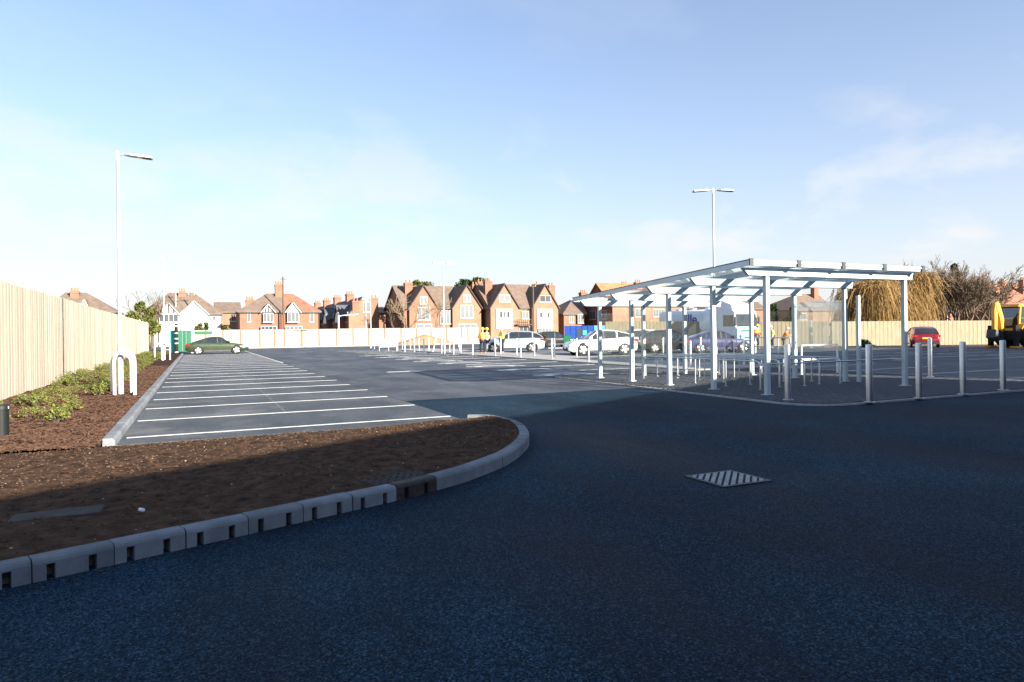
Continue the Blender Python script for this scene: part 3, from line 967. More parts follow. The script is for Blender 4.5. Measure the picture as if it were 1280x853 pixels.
lp3 = ground(555.5, 442, .05)
lamp_post(555, (lp3.x, lp3.y, .05), 6.35, [0.0, math.pi], 'white double headed lamp post on the footway among the slim bollards')
lamp_post(899, (17.35, 19.75, 0), 6.66, [rad(155), rad(-25)], 'white double headed lamp post rising behind the shelter roof')
p = at_d(463.5, 400, 71)
lamp_post(463, (p.x, p.y, 0), 6.4, [0.0, math.pi], 'distant white double headed lamp post before the terraced gable end')
p = at_d(1184, 400, 63)
lamp_post(1183, (p.x, p.y, 0), 6.2, [math.pi / 2], 'single headed lamp post beyond the pale fence before the bare trees')

def hoop(loc, rz, w, h, r, name, label, cat='hoop guard', group=None, mat='white_paint'):
    o = thing(name, loc, label, cat, group, rz)
    rr = w / 2
    pts = [(-rr, 0, 0), (-rr, 0, h - rr)] + [(-rr * math.cos(rad(a)), 0, h - rr + rr * math.sin(rad(a))) for a in range(15, 180, 15)] + [(rr, 0, h - rr), (rr, 0, 0)]
    MB().tube(pts, r, 12).build('hoop_tube', mat, o, smooth=50)
    for x in (-rr, rr):
        MB().lathe([(r * 1.7, 0), (r * 1.7, .012), (r, .016)], 12, Matrix.Translation((x, 0, 0.0))).build('base_plate', mat, o)
    return o
hoop((lp1.x + .12, lp1.y - .42, .08), rad(-18), .46, 1.08, .037, 'hoop_guard', 'thick white hoop guard before the tall lamp post in the planting bed', group='white hoop guards round lamp posts')
hoop((lp1.x - .02, lp1.y + .50, .08), rad(-18), .46, 1.00, .037, 'hoop_guard', 'thick white hoop guard behind the tall lamp post in the planting bed', group='white hoop guards round lamp posts')
hoop((lp2.x + .10, lp2.y - .45, .08), rad(-18), .46, 1.1, .037, 'hoop_guard', 'thick white hoop guard before the lamp post near the green car', group='white hoop guards round lamp posts')
hoop((lp2.x - .25, lp2.y - .9, .08), rad(-18), .46, 1.0, .037, 'hoop_guard', 'thick white hoop guard beside the lamp post near the green car', group='white hoop guards round lamp posts')
p = ground(912, 452, 0)
hoop((p.x, p.y, 0), rad(-25), .42, 1.0, .03, 'cycle_hoop', 'white steel hoop stand before the blue car beyond the shelter', 'hoop stand')

# white railing behind the shelter
ra, rb = ground(931, 441, 0), ground(988, 442.5, 0)
rl = thing('railing', (ra.x, ra.y, 0), 'white tubular railing in front of the lorry cab and the workers', 'railing')
dv = rb - ra
for z in (.95, .42):
    MB().tube([(0, 0, z), (dv.x, dv.y, z)], .04, 8).build('rail', 'white_paint', rl, smooth=50)
for k in range(5):
    t = k / 4
    MB().tube([(dv.x * t, dv.y * t, 0), (dv.x * t, dv.y * t, .95)], .035, 8).build('post', 'white_paint', rl, smooth=50)
# low white railing at the paving edge
ra, rb = ground(1003, 470, .03), ground(1031, 466, .03)
rl = thing('railing', (ra.x + .35, ra.y + .35, .0), 'low white tubular railing on the far edge of the block paving', 'railing')
MB().tube([(0, 0, 0), (0, 0, .95), (1.6, .0, .95), (1.6, .0, 0)], .04, 8).build('frame', 'white_paint', rl, smooth=40)
MB().tube([(.04, 0, .5), (1.56, 0, .5)], .03, 8).build('rail', 'white_paint', rl, smooth=40)

# white frame and trestle on the footway
p = ground(497, 438.5)
tr = thing('trolley_rack', (p.x - 1.6, p.y, 0.0), 'small white boxed frame standing by the far bollards', 'frame')
for x in (0, .8, 1.6):
    MB().tube([(x, 0, 0), (x, 0, 1.0)], .03, 6).build('leg', 'white_paint', tr)
for z in (.35, .98):
    MB().tube([(.03, 0, z), (1.57, 0, z)], .025, 6).build('rail', 'white_paint', tr)
MB().box(.03, 1.57, .03, .05, .35, .95).build('panel', 'white_paint', tr)
p = ground(556, 441)
t2 = thing('trestle', (p.x - .5, p.y + 1.0, .05), 'white trestle frame beside the double headed lamp post on the footway', 'frame')
for s_ in (-1, 1):
    MB().tube([(s_ * 1.1 + 1.0, 0, 0), (s_ * .85 + 1.0, 0, 1.05)], .035, 6).build('leg', 'white_paint', t2)
MB().tube([(.1, 0, .6), (1.9, 0, .6)], .03, 6).build('rail', 'white_paint', t2)

# ================================================================ GROUND DETAILS
gx0, gx1, gy0, gy1 = 4.53, 5.07, 5.06, 5.56
gr = thing('drain_grate', ((gx0 + gx1) / 2, (gy0 + gy1) / 2, 0), 'square steel drain grate with diagonal bars set in the dark asphalt', 'drain grate')
hw_, hh_ = (gx1 - gx0) / 2, (gy1 - gy0) / 2
MB().box(-hw_ - .035, hw_ + .035, -hh_ - .035, hh_ + .035, .001, .005).build('pit_dark_plate', 'black', gr)  # black plate stands in for the darkness below the bars
for (a, b, c, d) in ((-hw_ - .035, hw_ + .035, -hh_ - .035, -hh_), (-hw_ - .035, hw_ + .035, hh_, hh_ + .035), (-hw_ - .035, -hw_, -hh_ + .001, hh_ - .001), (hw_, hw_ + .035, -hh_ + .001, hh_ - .001)):
    MB().box(a, b, c, d, .003, .009).build('frame_bar', 'dark_metal', gr)
def clip_bar(off_, w):
    """part of a 45 degree bar inside the square"""
    poly = [(-hw_, -hh_), (hw_, -hh_), (hw_, hh_), (-hw_, hh_)]
    for sgn, lim in ((1, off_ + w / 2), (-1, -(off_ - w / 2))):
        out = []
        for i in range(len(poly)):
            p, q = poly[i], poly[(i + 1) % len(poly)]
            fp = sgn * (p[0] - p[1]) / math.sqrt(2) - lim; fq = sgn * (q[0] - q[1]) / math.sqrt(2) - lim
            if fp <= 0: out.append(p)
            if (fp <= 0) != (fq <= 0):
                t = fp / (fp - fq); out.append((p[0] + (q[0] - p[0]) * t, p[1] + (q[1] - p[1]) * t))
        poly = out
        if len(poly) < 3: return None
    return poly
for k in range(-5, 6):
    poly = clip_bar(k * .064, .040)
    if poly: MB().prism(poly, 'z', .0055, .011).build('bar', 'grate_iron', gr)
# patterned cover beside the dark kerb unit
pc, d_, n_ = on_path(S_IRON + .22)
cov = thing('access_cover', (pc.x + n_.x * .40, pc.y + n_.y * .40, .135), 'rusty chequered metal access cover in the soil behind the dark kerb unit', 'cover', rz=math.atan2(d_.y, d_.x))
MB().box(-.30, .30, -.25, .25, -.06, .0).build('plate', 'cast_iron', cov)
mb = MB()
for i in range(13):
    for j in range(11):
        M = Matrix.Translation((-.27 + i * .045, -.225 + j * .045, 0)) @ Matrix.Rotation(rad(45 if (i + j) % 2 else -45), 4, 'Z')
        mb.box(-.017, .017, -.007, .007, 0, .007, M)
tag(mb.build('tread_pattern', 'cast_iron', cov), kind='stuff')
sl = ground(72, 643, .15)
slab = MB().box(-.30, .30, -.12, .12, -.05, .012)
o = slab.build('stone_slab', 'steel_dull'); o.data.materials[0] = MATS['slab_stone']
bv = o.modifiers.new('bevel', 'BEVEL'); bv.width = .008; bv.segments = 2
o.location = (sl.x, sl.y, soil_z(sl.x, sl.y, .4) + .004); o.rotation_euler = (rad(1.5), rad(-1), rad(-2))
tag(o, 'flat grey stone slab sunk in the shaded brown soil', 'slab')
wp = ground(177, 640, .15)
o = MB().lathe([(.011, -.028), (.014, -.024), (.014, .024), (.011, .028)], 12, Matrix.Rotation(rad(90), 4, 'Y')).build('litter_tube', 'white_paint', smooth=40)
o.location = (wp.x, wp.y, soil_z(wp.x, wp.y, .35) + .014); o.rotation_euler = (0, 0, rad(-55))
tag(o, 'tiny white tube of litter lying on the shaded soil', 'litter')

# ================================================================ LOW SHRUBS IN THE BED
def leaf_mesh(name, n, rx, rz, size, seed):
    rnd = random.Random(seed); mb = MB(); st = MB()
    tips = []
    for k in range(26):
        a = rnd.uniform(0, 6.28); rr = rx * rnd.uniform(.35, 1.0); h = rz * rnd.uniform(.45, 1.15)
        tip = Vector((rr * math.cos(a), rr * math.sin(a), h)); mid = Vector((tip.x * .45, tip.y * .45, h * .7))
        st.tube([(0, 0, -.03), mid, tip], [.006, .004, .002], 4); tips.append((mid, tip))
    for k in range(n):
        m, t = rnd.choice(tips); q = m.lerp(t, rnd.random() ** .7) * rnd.uniform(.85, 1.08)
        q = q + Vector((rnd.gauss(0, .02), rnd.gauss(0, .02), rnd.gauss(0, .02)))
        if q.z < 0: q.z = .01
        s_ = size * rnd.uniform(.6, 1.3)
        M = Matrix.Translation(q) @ Matrix.Rotation(rnd.uniform(0, 6.28), 4, 'Z') @ Matrix.Rotation(rnd.uniform(-1.0, .5), 4, 'X') @ Matrix.Rotation(rnd.uniform(-.7, .7), 4, 'Y')
        mb.add([M @ Vector(p) for p in ((0, 0, 0), (s_ * .42, s_ * .6, -s_ * .08), (0, s_ * 1.5, -s_ * .18), (-s_ * .42, s_ * .6, -s_ * .08), (0, s_ * .65, s_ * .06))],
               ((0, 1, 4), (1, 2, 4), (2, 3, 4), (3, 0, 4)))
    return mb, st
protos = []
for k in range(5):
    mb, st = leaf_mesh('foliage', 330, random.uniform(.26, .36), random.uniform(.20, .32), .032, 40 + k)
    r = thing('low_shrub', (0, 0, 0), 'low yellow green shrub with some rust coloured dead leaves in the bark mulch' if k % 2 else 'low fresh yellow green leafy shrub without dead leaves in the bark mulch', 'shrub', 'low rusty shrubs in the planting bed' if k % 2 else 'low green shrubs in the planting bed')
    mb.build('foliage', 'leaf', r, fix=False); st.build('stems', 'bark', r)
    if k % 2:
        m2, _ = leaf_mesh('foliage', 26, .26, .24, .028, 90 + k); m2.build('dead_leaves', 'leaf_rust', r, fix=False)
    protos.append([r, False])
cand = []
yy = 12.6
while yy < 59:
    dens = .80
    for x in (-3.25, -2.75, -2.25):
        if random.random() < (.40 if x > -2.5 else .30): continue
        cand.append((x + random.uniform(-.18, .18), yy + random.uniform(-.22, .22)))
    yy += .62 if yy < 32 else .95
for x, y in cand:
    if math.hypot(x - lp1.x, y - lp1.y) < .22 or (y < 13.4 and x < -2.9): continue
    pr = random.choice(protos)
    o = pr[0] if not pr[1] else copy_tree(pr[0]); pr[1] = True
    s_ = random.uniform(.6, 1.2)
    o.location = (x, y, mulch_z(x, y)); o.rotation_euler = (0, 0, random.uniform(0, 6.28)); o.scale = (s_, s_, s_ * random.uniform(.7, 1.0))

# ================================================================ HOUSES
def local(mb, root):
    l = root.location
    mb.v = [(x - l.x, y - l.y, z - l.z) for x, y, z in mb.v]; return mb
def add_window(root, x0, x1, z0, z1, y, panes=2, mat='pane_dark', frame='window_white', side=None):
    """white framed window; front faces -Y, or -X when side is an x position"""
    f = MB(); t = .07
    if side is None:
        f.box(x0, x1, y - .06, y + .02, z0, z1)
    else:
        f.box(side - .06, side + .02, x0, x1, z0, z1)
    w = local(f, root).build('window', frame, root)
    n = panes; gap = .06
    W = (x1 - x0 - gap) / n
    for k in range(n):
        a, b = x0 + gap + k * W, x0 + k * W + W
        if b - a < .05: continue
        m = MB()
        zz = z0 + gap, z1 - gap
        if side is None: m.box(a, b, y - .075, y - .055, *zz)
        else: m.box(side - .075, side - .055, a, b, *zz)
        local(m, root).build('pane', mat, w)
    sl = MB()
    if side is None: sl.box(x0 - .08, x1 + .08, y - .12, y, z0 - .09, z0 - .005)
    else: sl.box(side - .12, side, x0 - .08, x1 + .08, z0 - .09, z0 - .005)
    local(sl, root).build('sill', frame, w)
def chimney(root, parent, x, y, w, d, z0, z1, pots=2, mat='brick'):
    c = local(MB().box(x - w / 2, x + w / 2, y - d / 2, y + d / 2, z0, z1), root).build('chimney', mat, parent)
    if parent is not root:
        pass
    local(MB().box(x - w / 2 - .08, x + w / 2 + .08, y - d / 2 - .08, y + d / 2 + .08, z1 - .28, z1 - .12), root).build('chimney_band', mat, parent)
    for k in range(pots):
        px = x - w / 2 + w * (k + .5) / pots
        local(MB().lathe([(.13, z1 - .02), (.11, z1 + .42), (.14, z1 + .46)], 8, Matrix.Translation((px, y, 0))), root).build('chimney_pot', 'tile_orange', parent)
def gable_roof(mb, x0, x1, y0, y1, ze, zr, axis, ov=.3, th=.14):
    """two sloping slabs; axis = direction of the ridge"""
    if axis == 'y':
        xm_ = (x0 + x1) / 2; k = (zr - ze) / (xm_ - x0)
        for sx, xe in ((-1, x0), (1, x1)):
            xo = xe + sx * ov; zo = ze - k * ov
            mb.prism([(xo, zo), (xm_, zr), (xm_, zr + th), (xo, zo + th)] if sx < 0 else [(xm_, zr), (xo, zo), (xo, zo + th), (xm_, zr + th)], 'y', y0 - ov, y1 + ov)
    else:
        ym = (y0 + y1) / 2; k = (zr - ze) / (ym - y0)
        for sy, ye in ((-1, y0), (1, y1)):
            yo = ye + sy * ov; zo = ze - k * ov
            mb.prism([(yo, zo), (ym, zr), (ym, zr + th), (yo, zo + th)] if sy < 0 else [(ym, zr), (yo, zo), (yo, zo + th), (ym, zr + th)], 'x', x0 - ov, x1 + ov)
    return mb
def hip_faces(x0, x1, y0, y1, ze, zr, r0, r1, ov=.35, th=.12):
    ym = (y0 + y1) / 2
    return [(x0 - ov, y0 - ov, ze - .1), (x1 + ov, y0 - ov, ze - .1), (x1 + ov, y1 + ov, ze - .1), (x0 - ov, y1 + ov, ze - .1),
            (x0 - ov, y0 - ov, ze + th - .1), (x1 + ov, y0 - ov, ze + th - .1), (x1 + ov, y1 + ov, ze + th - .1), (x0 - ov, y1 + ov, ze + th - .1), (r0, ym, zr), (r1, ym, zr)], \
        ((3, 2, 1, 0), (0, 1, 5, 4), (1, 2, 6, 5), (2, 3, 7, 6), (3, 0, 4, 7), (4, 5, 9, 8), (6, 7, 8, 9), (5, 6, 9), (7, 4, 8))
def house(label, pxl, pxr, Y, depth, eave, ridge, kind='hip', wall='brick', roof='tile_brown', ridge_px=None, windows=(), gables=(), chims=(), side_windows=(), name='house', split=None, barge='timber_dark'):
    mid = (pxl + pxr) / 2
    x0, x1 = at_y(pxl, 410, Y).x, at_y(pxr, 410, Y).x
    ze = at_y(mid, eave, Y).z
    ym = Y + depth / 2
    root = thing(name, ((x0 + x1) / 2, Y, 0), label, 'house')
    if kind == 'gy':
        zr = at_y(mid, ridge, Y).z
        xm_ = (x0 + x1) / 2
        local(MB().prism([(x0, 0), (x1, 0), (x1, ze), (xm_, zr), (x0, ze)], 'y', Y, Y + depth), root).build('wall', wall, root)
        rf = local(gable_roof(MB(), x0, x1, Y, Y + depth, ze, zr, 'y'), root).build('roof', roof, root)
    else:
        zr = at_y(mid, ridge, ym).z
        if kind == 'gx':
            local(MB().prism([(Y, 0), (Y + depth, 0), (Y + depth, ze), (ym, zr), (Y, ze)], 'x', x0, x1), root).build('wall', wall, root)
            rf = local(gable_roof(MB(), x0, x1, Y, Y + depth, ze, zr, 'x'), root).build('roof', roof, root)
        else:
            local(MB().box(x0, x1, Y, Y + depth, 0, ze), root).build('wall', wall, root)
            if ridge_px: r0, r1 = at_y(ridge_px[0], ridge, ym).x, at_y(ridge_px[1], ridge, ym).x
            else: r0, r1 = x0 + depth * .5, max(x0 + depth * .5 + .1, x1 - depth * .5)
            vs, fs = hip_faces(x0, x1, Y, Y + depth, ze, zr, r0, r1)
            if split:
                xs = at_y(split[0], ridge, ym).x
                # left half and right half of a pair of houses
                A = [v for v in vs]
                L_ = list(vs); R_ = list(vs)
                for i in (1, 2, 5, 6, 9): L_[i] = (xs - .01, vs[i][1], vs[i][2])
                for i in (0, 3, 4, 7, 8): R_[i] = (xs + .01, vs[i][1], vs[i][2])
                rf = local(MB().add(L_, fs), root).build('roof', roof, root)
                local(MB().add(R_, fs), root).build('roof', split[1], root)
            else:
                rf = local(MB().add(vs, fs), root).build('roof', roof, root)
    local(MB().box(x0 - .3, x1 + .3, Y - .34, Y - .24, ze - .22, ze - .12), root).build('gutter', 'dark_metal', root)
    for g in gables:
        pl, pr, peak, gm, gw = g[:5]
        yf = Y - (g[5] if len(g) > 5 else .35)
        a, b = at_y(pl, 410, yf).x, at_y(pr, 410, yf).x; zp = at_y((pl + pr) / 2, peak, yf).z
        zb = ze if len(g) < 7 else g[6]
        low_ = 0 if gw == 'full' else ze - .05
        zedge = ze - .02 if len(g) < 7 else zb
        local(MB().prism([(a, low_), (b, low_), (b, zedge), ((a + b) / 2, zp), (a, zedge)], 'y', yf, Y + depth * .3), root).build('gable', gm, root)
        local(gable_roof(MB(), a, b, yf, Y + depth * .45, zedge + .05, zp + .05, 'y', ov=.22, th=.12), root).build('gable_roof', roof, root)
        # barge boards
        for s_, xe in ((-1, a - .2), (1, b + .2)):
            k = (zp - zedge) / ((b - a) / 2)
            local(MB().bar(((a + b) / 2, yf - .26, zp + .06), (xe, yf - .26, zedge - .2 * k + .06), .05, .13), root).build('barge_board', barge, root)
    for w in windows:
        a, b, t, bt = w[:4]
        pn = w[4] if len(w) > 4 else 2; mt = w[5] if len(w) > 5 else 'pane_dark'; yo = w[6] if len(w) > 6 else 0
        A, B = at_y(a, t, Y - yo), at_y(b, bt, Y - yo)
        add_window(root, A.x, B.x, min(A.z, B.z), max(A.z, B.z), Y - yo, pn, mt)
    for w in side_windows:
        y0_, y1_, z0_, z1_ = w[:4]
        add_window(root, y0_, y1_, z0_, z1_, 0, 2, 'pane_dark', side=x0)
    for c in chims:
        px, top, wd, yo = c[:4]
        yc = Y + yo
        x = at_y(px, top, yc).x; zt = at_y(px, top, yc).z
        zb = ze if kind != 'gy' else ze
        chimney(root, rf, x, yc, wd, .9, zb - .3 if len(c) < 6 else c[5], zt - .4, c[4] if len(c) > 4 else 3, 'brick')
    return root, x0, x1, ze, zr

# far left roof above the timber fence
house('brown hipped roof house with a pale brick chimney seen over the timber fence', 52, 143, 105, 9, 390, 366, ridge_px=(82, 108), windows=[(90, 98, 396, 404)],
      barge='window_white', gables=[(99, 113, 375, 'render_white', 'top', .2)], chims=[(93.5, 360.5, 1.0, 3.6, 3)])
# white rendered house
r_, x0_, x1_, ze_, zr_ = house('white rendered hipped house with dark timber gable and brick chimney', 178, 276, 110, 9.5, 392.5, 366.5, wall='render_white', ridge_px=(211, 243),
      windows=[(182, 192, 394, 402, 2, 'pane_dark'), (199, 223, 393, 402.5, 4, 'pane_dark', .5), (265, 270, 395, 401, 2)],
      barge='window_white', gables=[(199, 223, 379, 'render_white', 'full', .5), (226, 260, 377, 'render_white', 'full', .4)], chims=[(227.5, 361.5, 1.0, 4.2, 3)])
for px in (205, 211, 217):
    a, b = at_y(px, 392, 109.4), at_y(px, 386 if px != 211 else 381, 109.4)
    local(MB().box(a.x - .09, a.x + .09, 109.44, 109.5, a.z, b.z), r_).build('timber', 'timber_dark', r_)
house('small brick house with a low grey roof between the white house and the brick pair', 271, 300, 122, 8, 390, 379, kind='gx', wall='brick_pale', windows=[(289, 295, 395, 402)], chims=[(317, 370, .9, 4, 3)][:0])
# brick pair
r_, x0_, x1_, ze_, zr_ = house('pair of brick semi-detached houses with half grey half red hipped roof', 300, 399, 104, 9, 389.5, 367.5, roof='tile_brown', ridge_px=(333, 366), split=(352, 'tile_red'),
      windows=[(309, 313.5, 391.5, 402.5, 1, 'blind'), (329, 342, 391.5, 403, 3, 'blind', .5), (359, 374, 390.5, 403, 3, 'blind', .5), (387, 392.5, 391.5, 402.5, 1, 'blind'), (326, 346, 408, 414, 4, 'pane_dark', .5), (357, 378, 408, 414, 4, 'blind', .5)],
      barge='window_white', gables=[(328, 343, 381, 'render_white', 'top', .5), (358, 375, 379, 'render_white', 'top', .5)], chims=[(348, 352.5, 1.0, 4.0, 3)])
for px in (332, 336, 340):
    a, b = at_y(px, 389.5, 103.4), at_y(px, 384.5 if px != 336 else 382.5, 103.4)
    local(MB().box(a.x - .08, a.x + .08, 103.43, 103.5, a.z, b.z), r_).build('timber', 'timber_dark', r_)
yb = 108
x = at_y(314, 380, yb).x
chimney(r_, r_, x, yb + 3, 1.1, .9, 4.5, at_y(314, 371.5, yb + 3).z - .4, 3)
for px, zz in ((351.5, 0), (399, 0)):
    a = at_y(px, 400, 103.9)
    local(MB().tube([(a.x, 103.9, 0), (a.x, 103.9, ze_ - .1)], .06, 6), r_).build('downpipe', 'dark_metal', r_)

# terrace running away, gable end towards the car park
Yg = 108.0
xa, xb = at_y(436, 400, Yg).x, at_y(472, 400, Yg).x
ze_t = at_y(436, 394, Yg).z; zp_t = at_y(456, 372.5, Yg).z
names = ['end terrace brick house with a pale sunlit gable wall and tall chimneys', 'brick terrace house behind the sunlit gable end, with dark slate roof', 'brick terrace house, third back from the sunlit gable end', 'brick terrace house, furthest back in the row behind the sunlit gable end']
for k in range(4):
    ya, yb_ = Yg + k * 11.5, Yg + (k + 1) * 11.5 - .02
    root = thing('terrace_house', ((xa + xb) / 2, ya, 0), names[k], 'house', 'terraced houses in a row')
    xm_ = (xa + xb) / 2; dz = -.0 * k
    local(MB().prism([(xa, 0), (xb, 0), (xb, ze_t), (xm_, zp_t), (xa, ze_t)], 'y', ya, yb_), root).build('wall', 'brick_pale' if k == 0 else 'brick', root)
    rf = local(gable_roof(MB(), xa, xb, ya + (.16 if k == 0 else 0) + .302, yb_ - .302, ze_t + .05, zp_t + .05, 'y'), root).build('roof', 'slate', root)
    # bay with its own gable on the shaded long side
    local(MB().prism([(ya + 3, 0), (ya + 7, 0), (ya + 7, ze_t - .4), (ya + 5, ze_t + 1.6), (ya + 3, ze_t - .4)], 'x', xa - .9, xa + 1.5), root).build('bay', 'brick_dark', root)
    local(gable_roof(MB(), xa - .9, xa + 1.6, ya + 3, ya + 7, ze_t - .35, ze_t + 1.65, 'x', ov=.2), root).build('bay_roof', 'slate', root)
    add_window(root, ya + 3.6, ya + 6.4, 3.4, 5.0, 0, 3, 'blind', side=xa - .9)
    add_window(root, ya + 8.4, ya + 10, 3.4, 5.0, 0, 2, 'blind', side=xa)
    add_window(root, ya + .6, ya + 2.4, 3.4, 5.0, 0, 2, 'blind', side=xa)
    if k == 0:
        p = at_y(456, 384, Yg); add_window(root, p.x - .3, p.x + .9, p.z - .8, p.z + .8, Yg, 1, 'blind')
        chimney(root, rf, at_y(445.2, 400, Yg).x, Yg + .38, 1.1, .9, ze_t + .3, at_y(445, 373, Yg).z - .4, 2)
        chimney(root, rf, at_y(468.5, 400, Yg).x, Yg + .38, 1.1, .9, ze_t - 1.5, at_y(468, 369.5, Yg).z - .4, 2)
    chimney(root, rf, xm_, yb_ - 1.0, 1.2, 1.4, zp_t - 1.0, zp_t + 1.2, 3)

house('distant low brick house with a grey roof before the bare trees', 474, 503, 128, 8, 391, 384.5, kind='gx', windows=[(482, 486, 396, 404), (492, 496, 398, 404)])

# tall gabled pair 1
big = dict(wall='brick')
def gable_windows(pc, top, w, lo):
    return [(pc - w * .28, pc + w * .28, top, top + 9, 2, 'blind', .62), (pc - w * .48, pc + w * .48, top + 13, top + 29, 3, 'blind', .62)]
r_, x0_, x1_, ze_, zr_ = house('tall brick villa pair with two steep front gables behind bare trees', 505, 602, 100, 11, 385, 359, kind='gx', roof='tile_brown',
      windows=gable_windows(529.5, 371, 17, 0) + gable_windows(583.5, 368.5, 17, 0) + [(550, 566, 388, 405, 4, 'blind', .1), (520, 540, 405, 414, 2, 'blind', .62), (573, 596, 405, 414, 3, 'blind', .62)],
      gables=[(512, 547.5, 357.5, 'brick', 'full', .6), (566, 602, 357, 'brick_pale', 'full', .6)],
      chims=[(510, 350.5, 1.2, 3.5, 2), (593, 353, 1.1, 6.5, 2), (600, 349.5, 1.1, 9.0, 2)])
# tall gabled pair 2
r_, x0_, x1_, ze_, zr_ = house('tall pale brick villa pair with two steep gables, white bays and a balcony', 613, 697.5, 98, 11, 384.5, 357, kind='gx', wall='brick_pale', roof='tile_brown',
      windows=[(623.5, 637.5, 368.5, 377.5, 2, 'blind', .62), (624.5, 628, 389, 397.5, 1, 'pane_dark', .78), (629.5, 632, 389.5, 397.5, 1, 'pane_dark', .78), (633.5, 637, 389.5, 397.5, 1, 'pane_dark', .78),
               (674.5, 688.5, 369.5, 378, 2, 'pane_dark', .62), (674.5, 678, 390.5, 397.5, 1, 'pane_dark', .78), (680, 682, 390.5, 397.5, 1, 'blind', .78), (684, 687, 390.5, 397.5, 1, 'pane_dark', .78),
               (652, 661, 389.5, 398.5, 2, 'blind', .1), (673, 690, 410, 421, 4, 'blind', .78), (649, 664, 408.5, 417, 3, 'pane_dark', .1)],
      gables=[(613.5, 648.5, 355.5, 'brick_pale', 'full', .6), (665.5, 698, 356, 'brick_pale', 'full', .6)],
      chims=[(609.5, 348.5, 1.2, 3.0, 2), (688.5, 354, 1.1, 5.5, 2), (671, 352.5, .9, 8.5, 1)])
for a, b in ((620, 641), (671, 691)):
    A, B = at_y(a, 386.5, 97.3), at_y(b, 411, 97.3)
    local(MB().box(A.x, B.x, 97.25, 97.39, B.z, A.z), r_).build('render_panel', 'render_white', r_)
A, B = at_y(645, 399.5, 97.1), at_y(666, 405.5, 97.1)
local(MB().box(A.x, B.x, 96.7, 97.35, B.z - .15, B.z), r_).build('balcony_floor', 'timber_dark', r_)
local(MB().box(A.x, B.x, 96.7, 96.76, A.z - .07, A.z), r_).build('balcony_rail', 'timber_dark', r_)
for k in range(9):
    x = A.x + (B.x - A.x) * (k + .02) / 8.1
    local(MB().box(x, x + .07, 96.7, 96.76, B.z, A.z - .07), r_).build('baluster', 'timber_dark', r_)

# small hipped house
house('small hipped roof brick house with a white bay beside the blue hoarding', 705, 731, 103, 8.5, 392.5, 373.5, roof='tile_brown', wall='brick', ridge_px=(716, 724),
      windows=[(711, 717, 393.5, 403.5, 2, 'blind'), (722, 729, 393, 404, 2, 'blind', .4)], chims=[(728.5, 363, 1.2, 5, 3)])
# long brick house behind the shelter
r_, x0_, x1_, ze_, zr_ = house('large brick house with an orange tiled roof behind the shelter', 766, 853, 97, 9.5, 382, 356, kind='gx', wall='brick_pale', roof='tile_orange',
      windows=[(794, 803, 386, 396.5, 2, 'blind'), (816, 830, 386.5, 396, 4, 'blind')], side_windows=[(98.6, 100.2, 3.5, 5.0), (102.2, 104.2, 3.5, 5.0)],
      chims=[(780, 353, 1.3, 4.75, 3), (797, 350.5, 1.3, 4.75, 3)])
local(MB().prism([(96.95, 0), (106.55, 0), (106.55, ze_ - .04), (97 + 4.75, zr_ - .1), (96.95, ze_ - .04)], 'x', x0_ - .05, x0_ - .004), r_).build('side_wall', 'brick_dark', r_)  # shaded side painted as a darker brick sheet over the wall
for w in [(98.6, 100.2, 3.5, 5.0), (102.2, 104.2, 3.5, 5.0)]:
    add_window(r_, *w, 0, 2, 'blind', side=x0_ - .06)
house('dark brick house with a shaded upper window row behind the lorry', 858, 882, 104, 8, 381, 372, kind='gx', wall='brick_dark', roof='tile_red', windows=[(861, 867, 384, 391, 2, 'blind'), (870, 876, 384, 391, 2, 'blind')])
house('orange brick house with a brown roof beside the conifers behind the shelter', 897, 955, 92, 9, 386, 376, kind='hip', wall='brick', roof='tile_brown', ridge_px=(912, 945), windows=[(929, 941, 388, 398, 3, 'blind'), (905, 913, 388, 398, 2, 'blind')])
house('pale brick house with a brown pitched roof right of the conifers', 988, 1042, 90, 9, 388, 368, kind='hip', wall='brick_pale', roof='tile_brown', ridge_px=(996, 1022), windows=[(1000, 1008, 392, 400, 2, 'blind')], chims=[(1018, 352, 1.1, 3.5, 2)])
house('brick house half hidden behind the golden willow', 1085, 1150, 84, 8, 391, 379, kind='hip', wall='brick_pale', roof='tile_red', ridge_px=(1098, 1135), windows=[(1094, 1100, 393, 400, 2, 'blind'), (1120, 1127, 392, 401, 2, 'blind')])
house('low brick house behind the bare trees with a brown roof', 1188, 1250, 82, 8, 390, 374, kind='hip', wall='brick', roof='tile_brown', ridge_px=(1202, 1232), windows=[(1208, 1213, 394, 400, 2, 'pane_dark')])
house('dark gabled house with two tall chimneys beyond the digger', 1247, 1340, 76, 10, 380, 357, kind='gx', wall='brick_dark', roof='tile_red', windows=[(1262, 1270, 384, 394, 2)], chims=[(1253, 350, 1.2, 5, 3), (1278, 347.5, 1.2, 2.5, 3)])

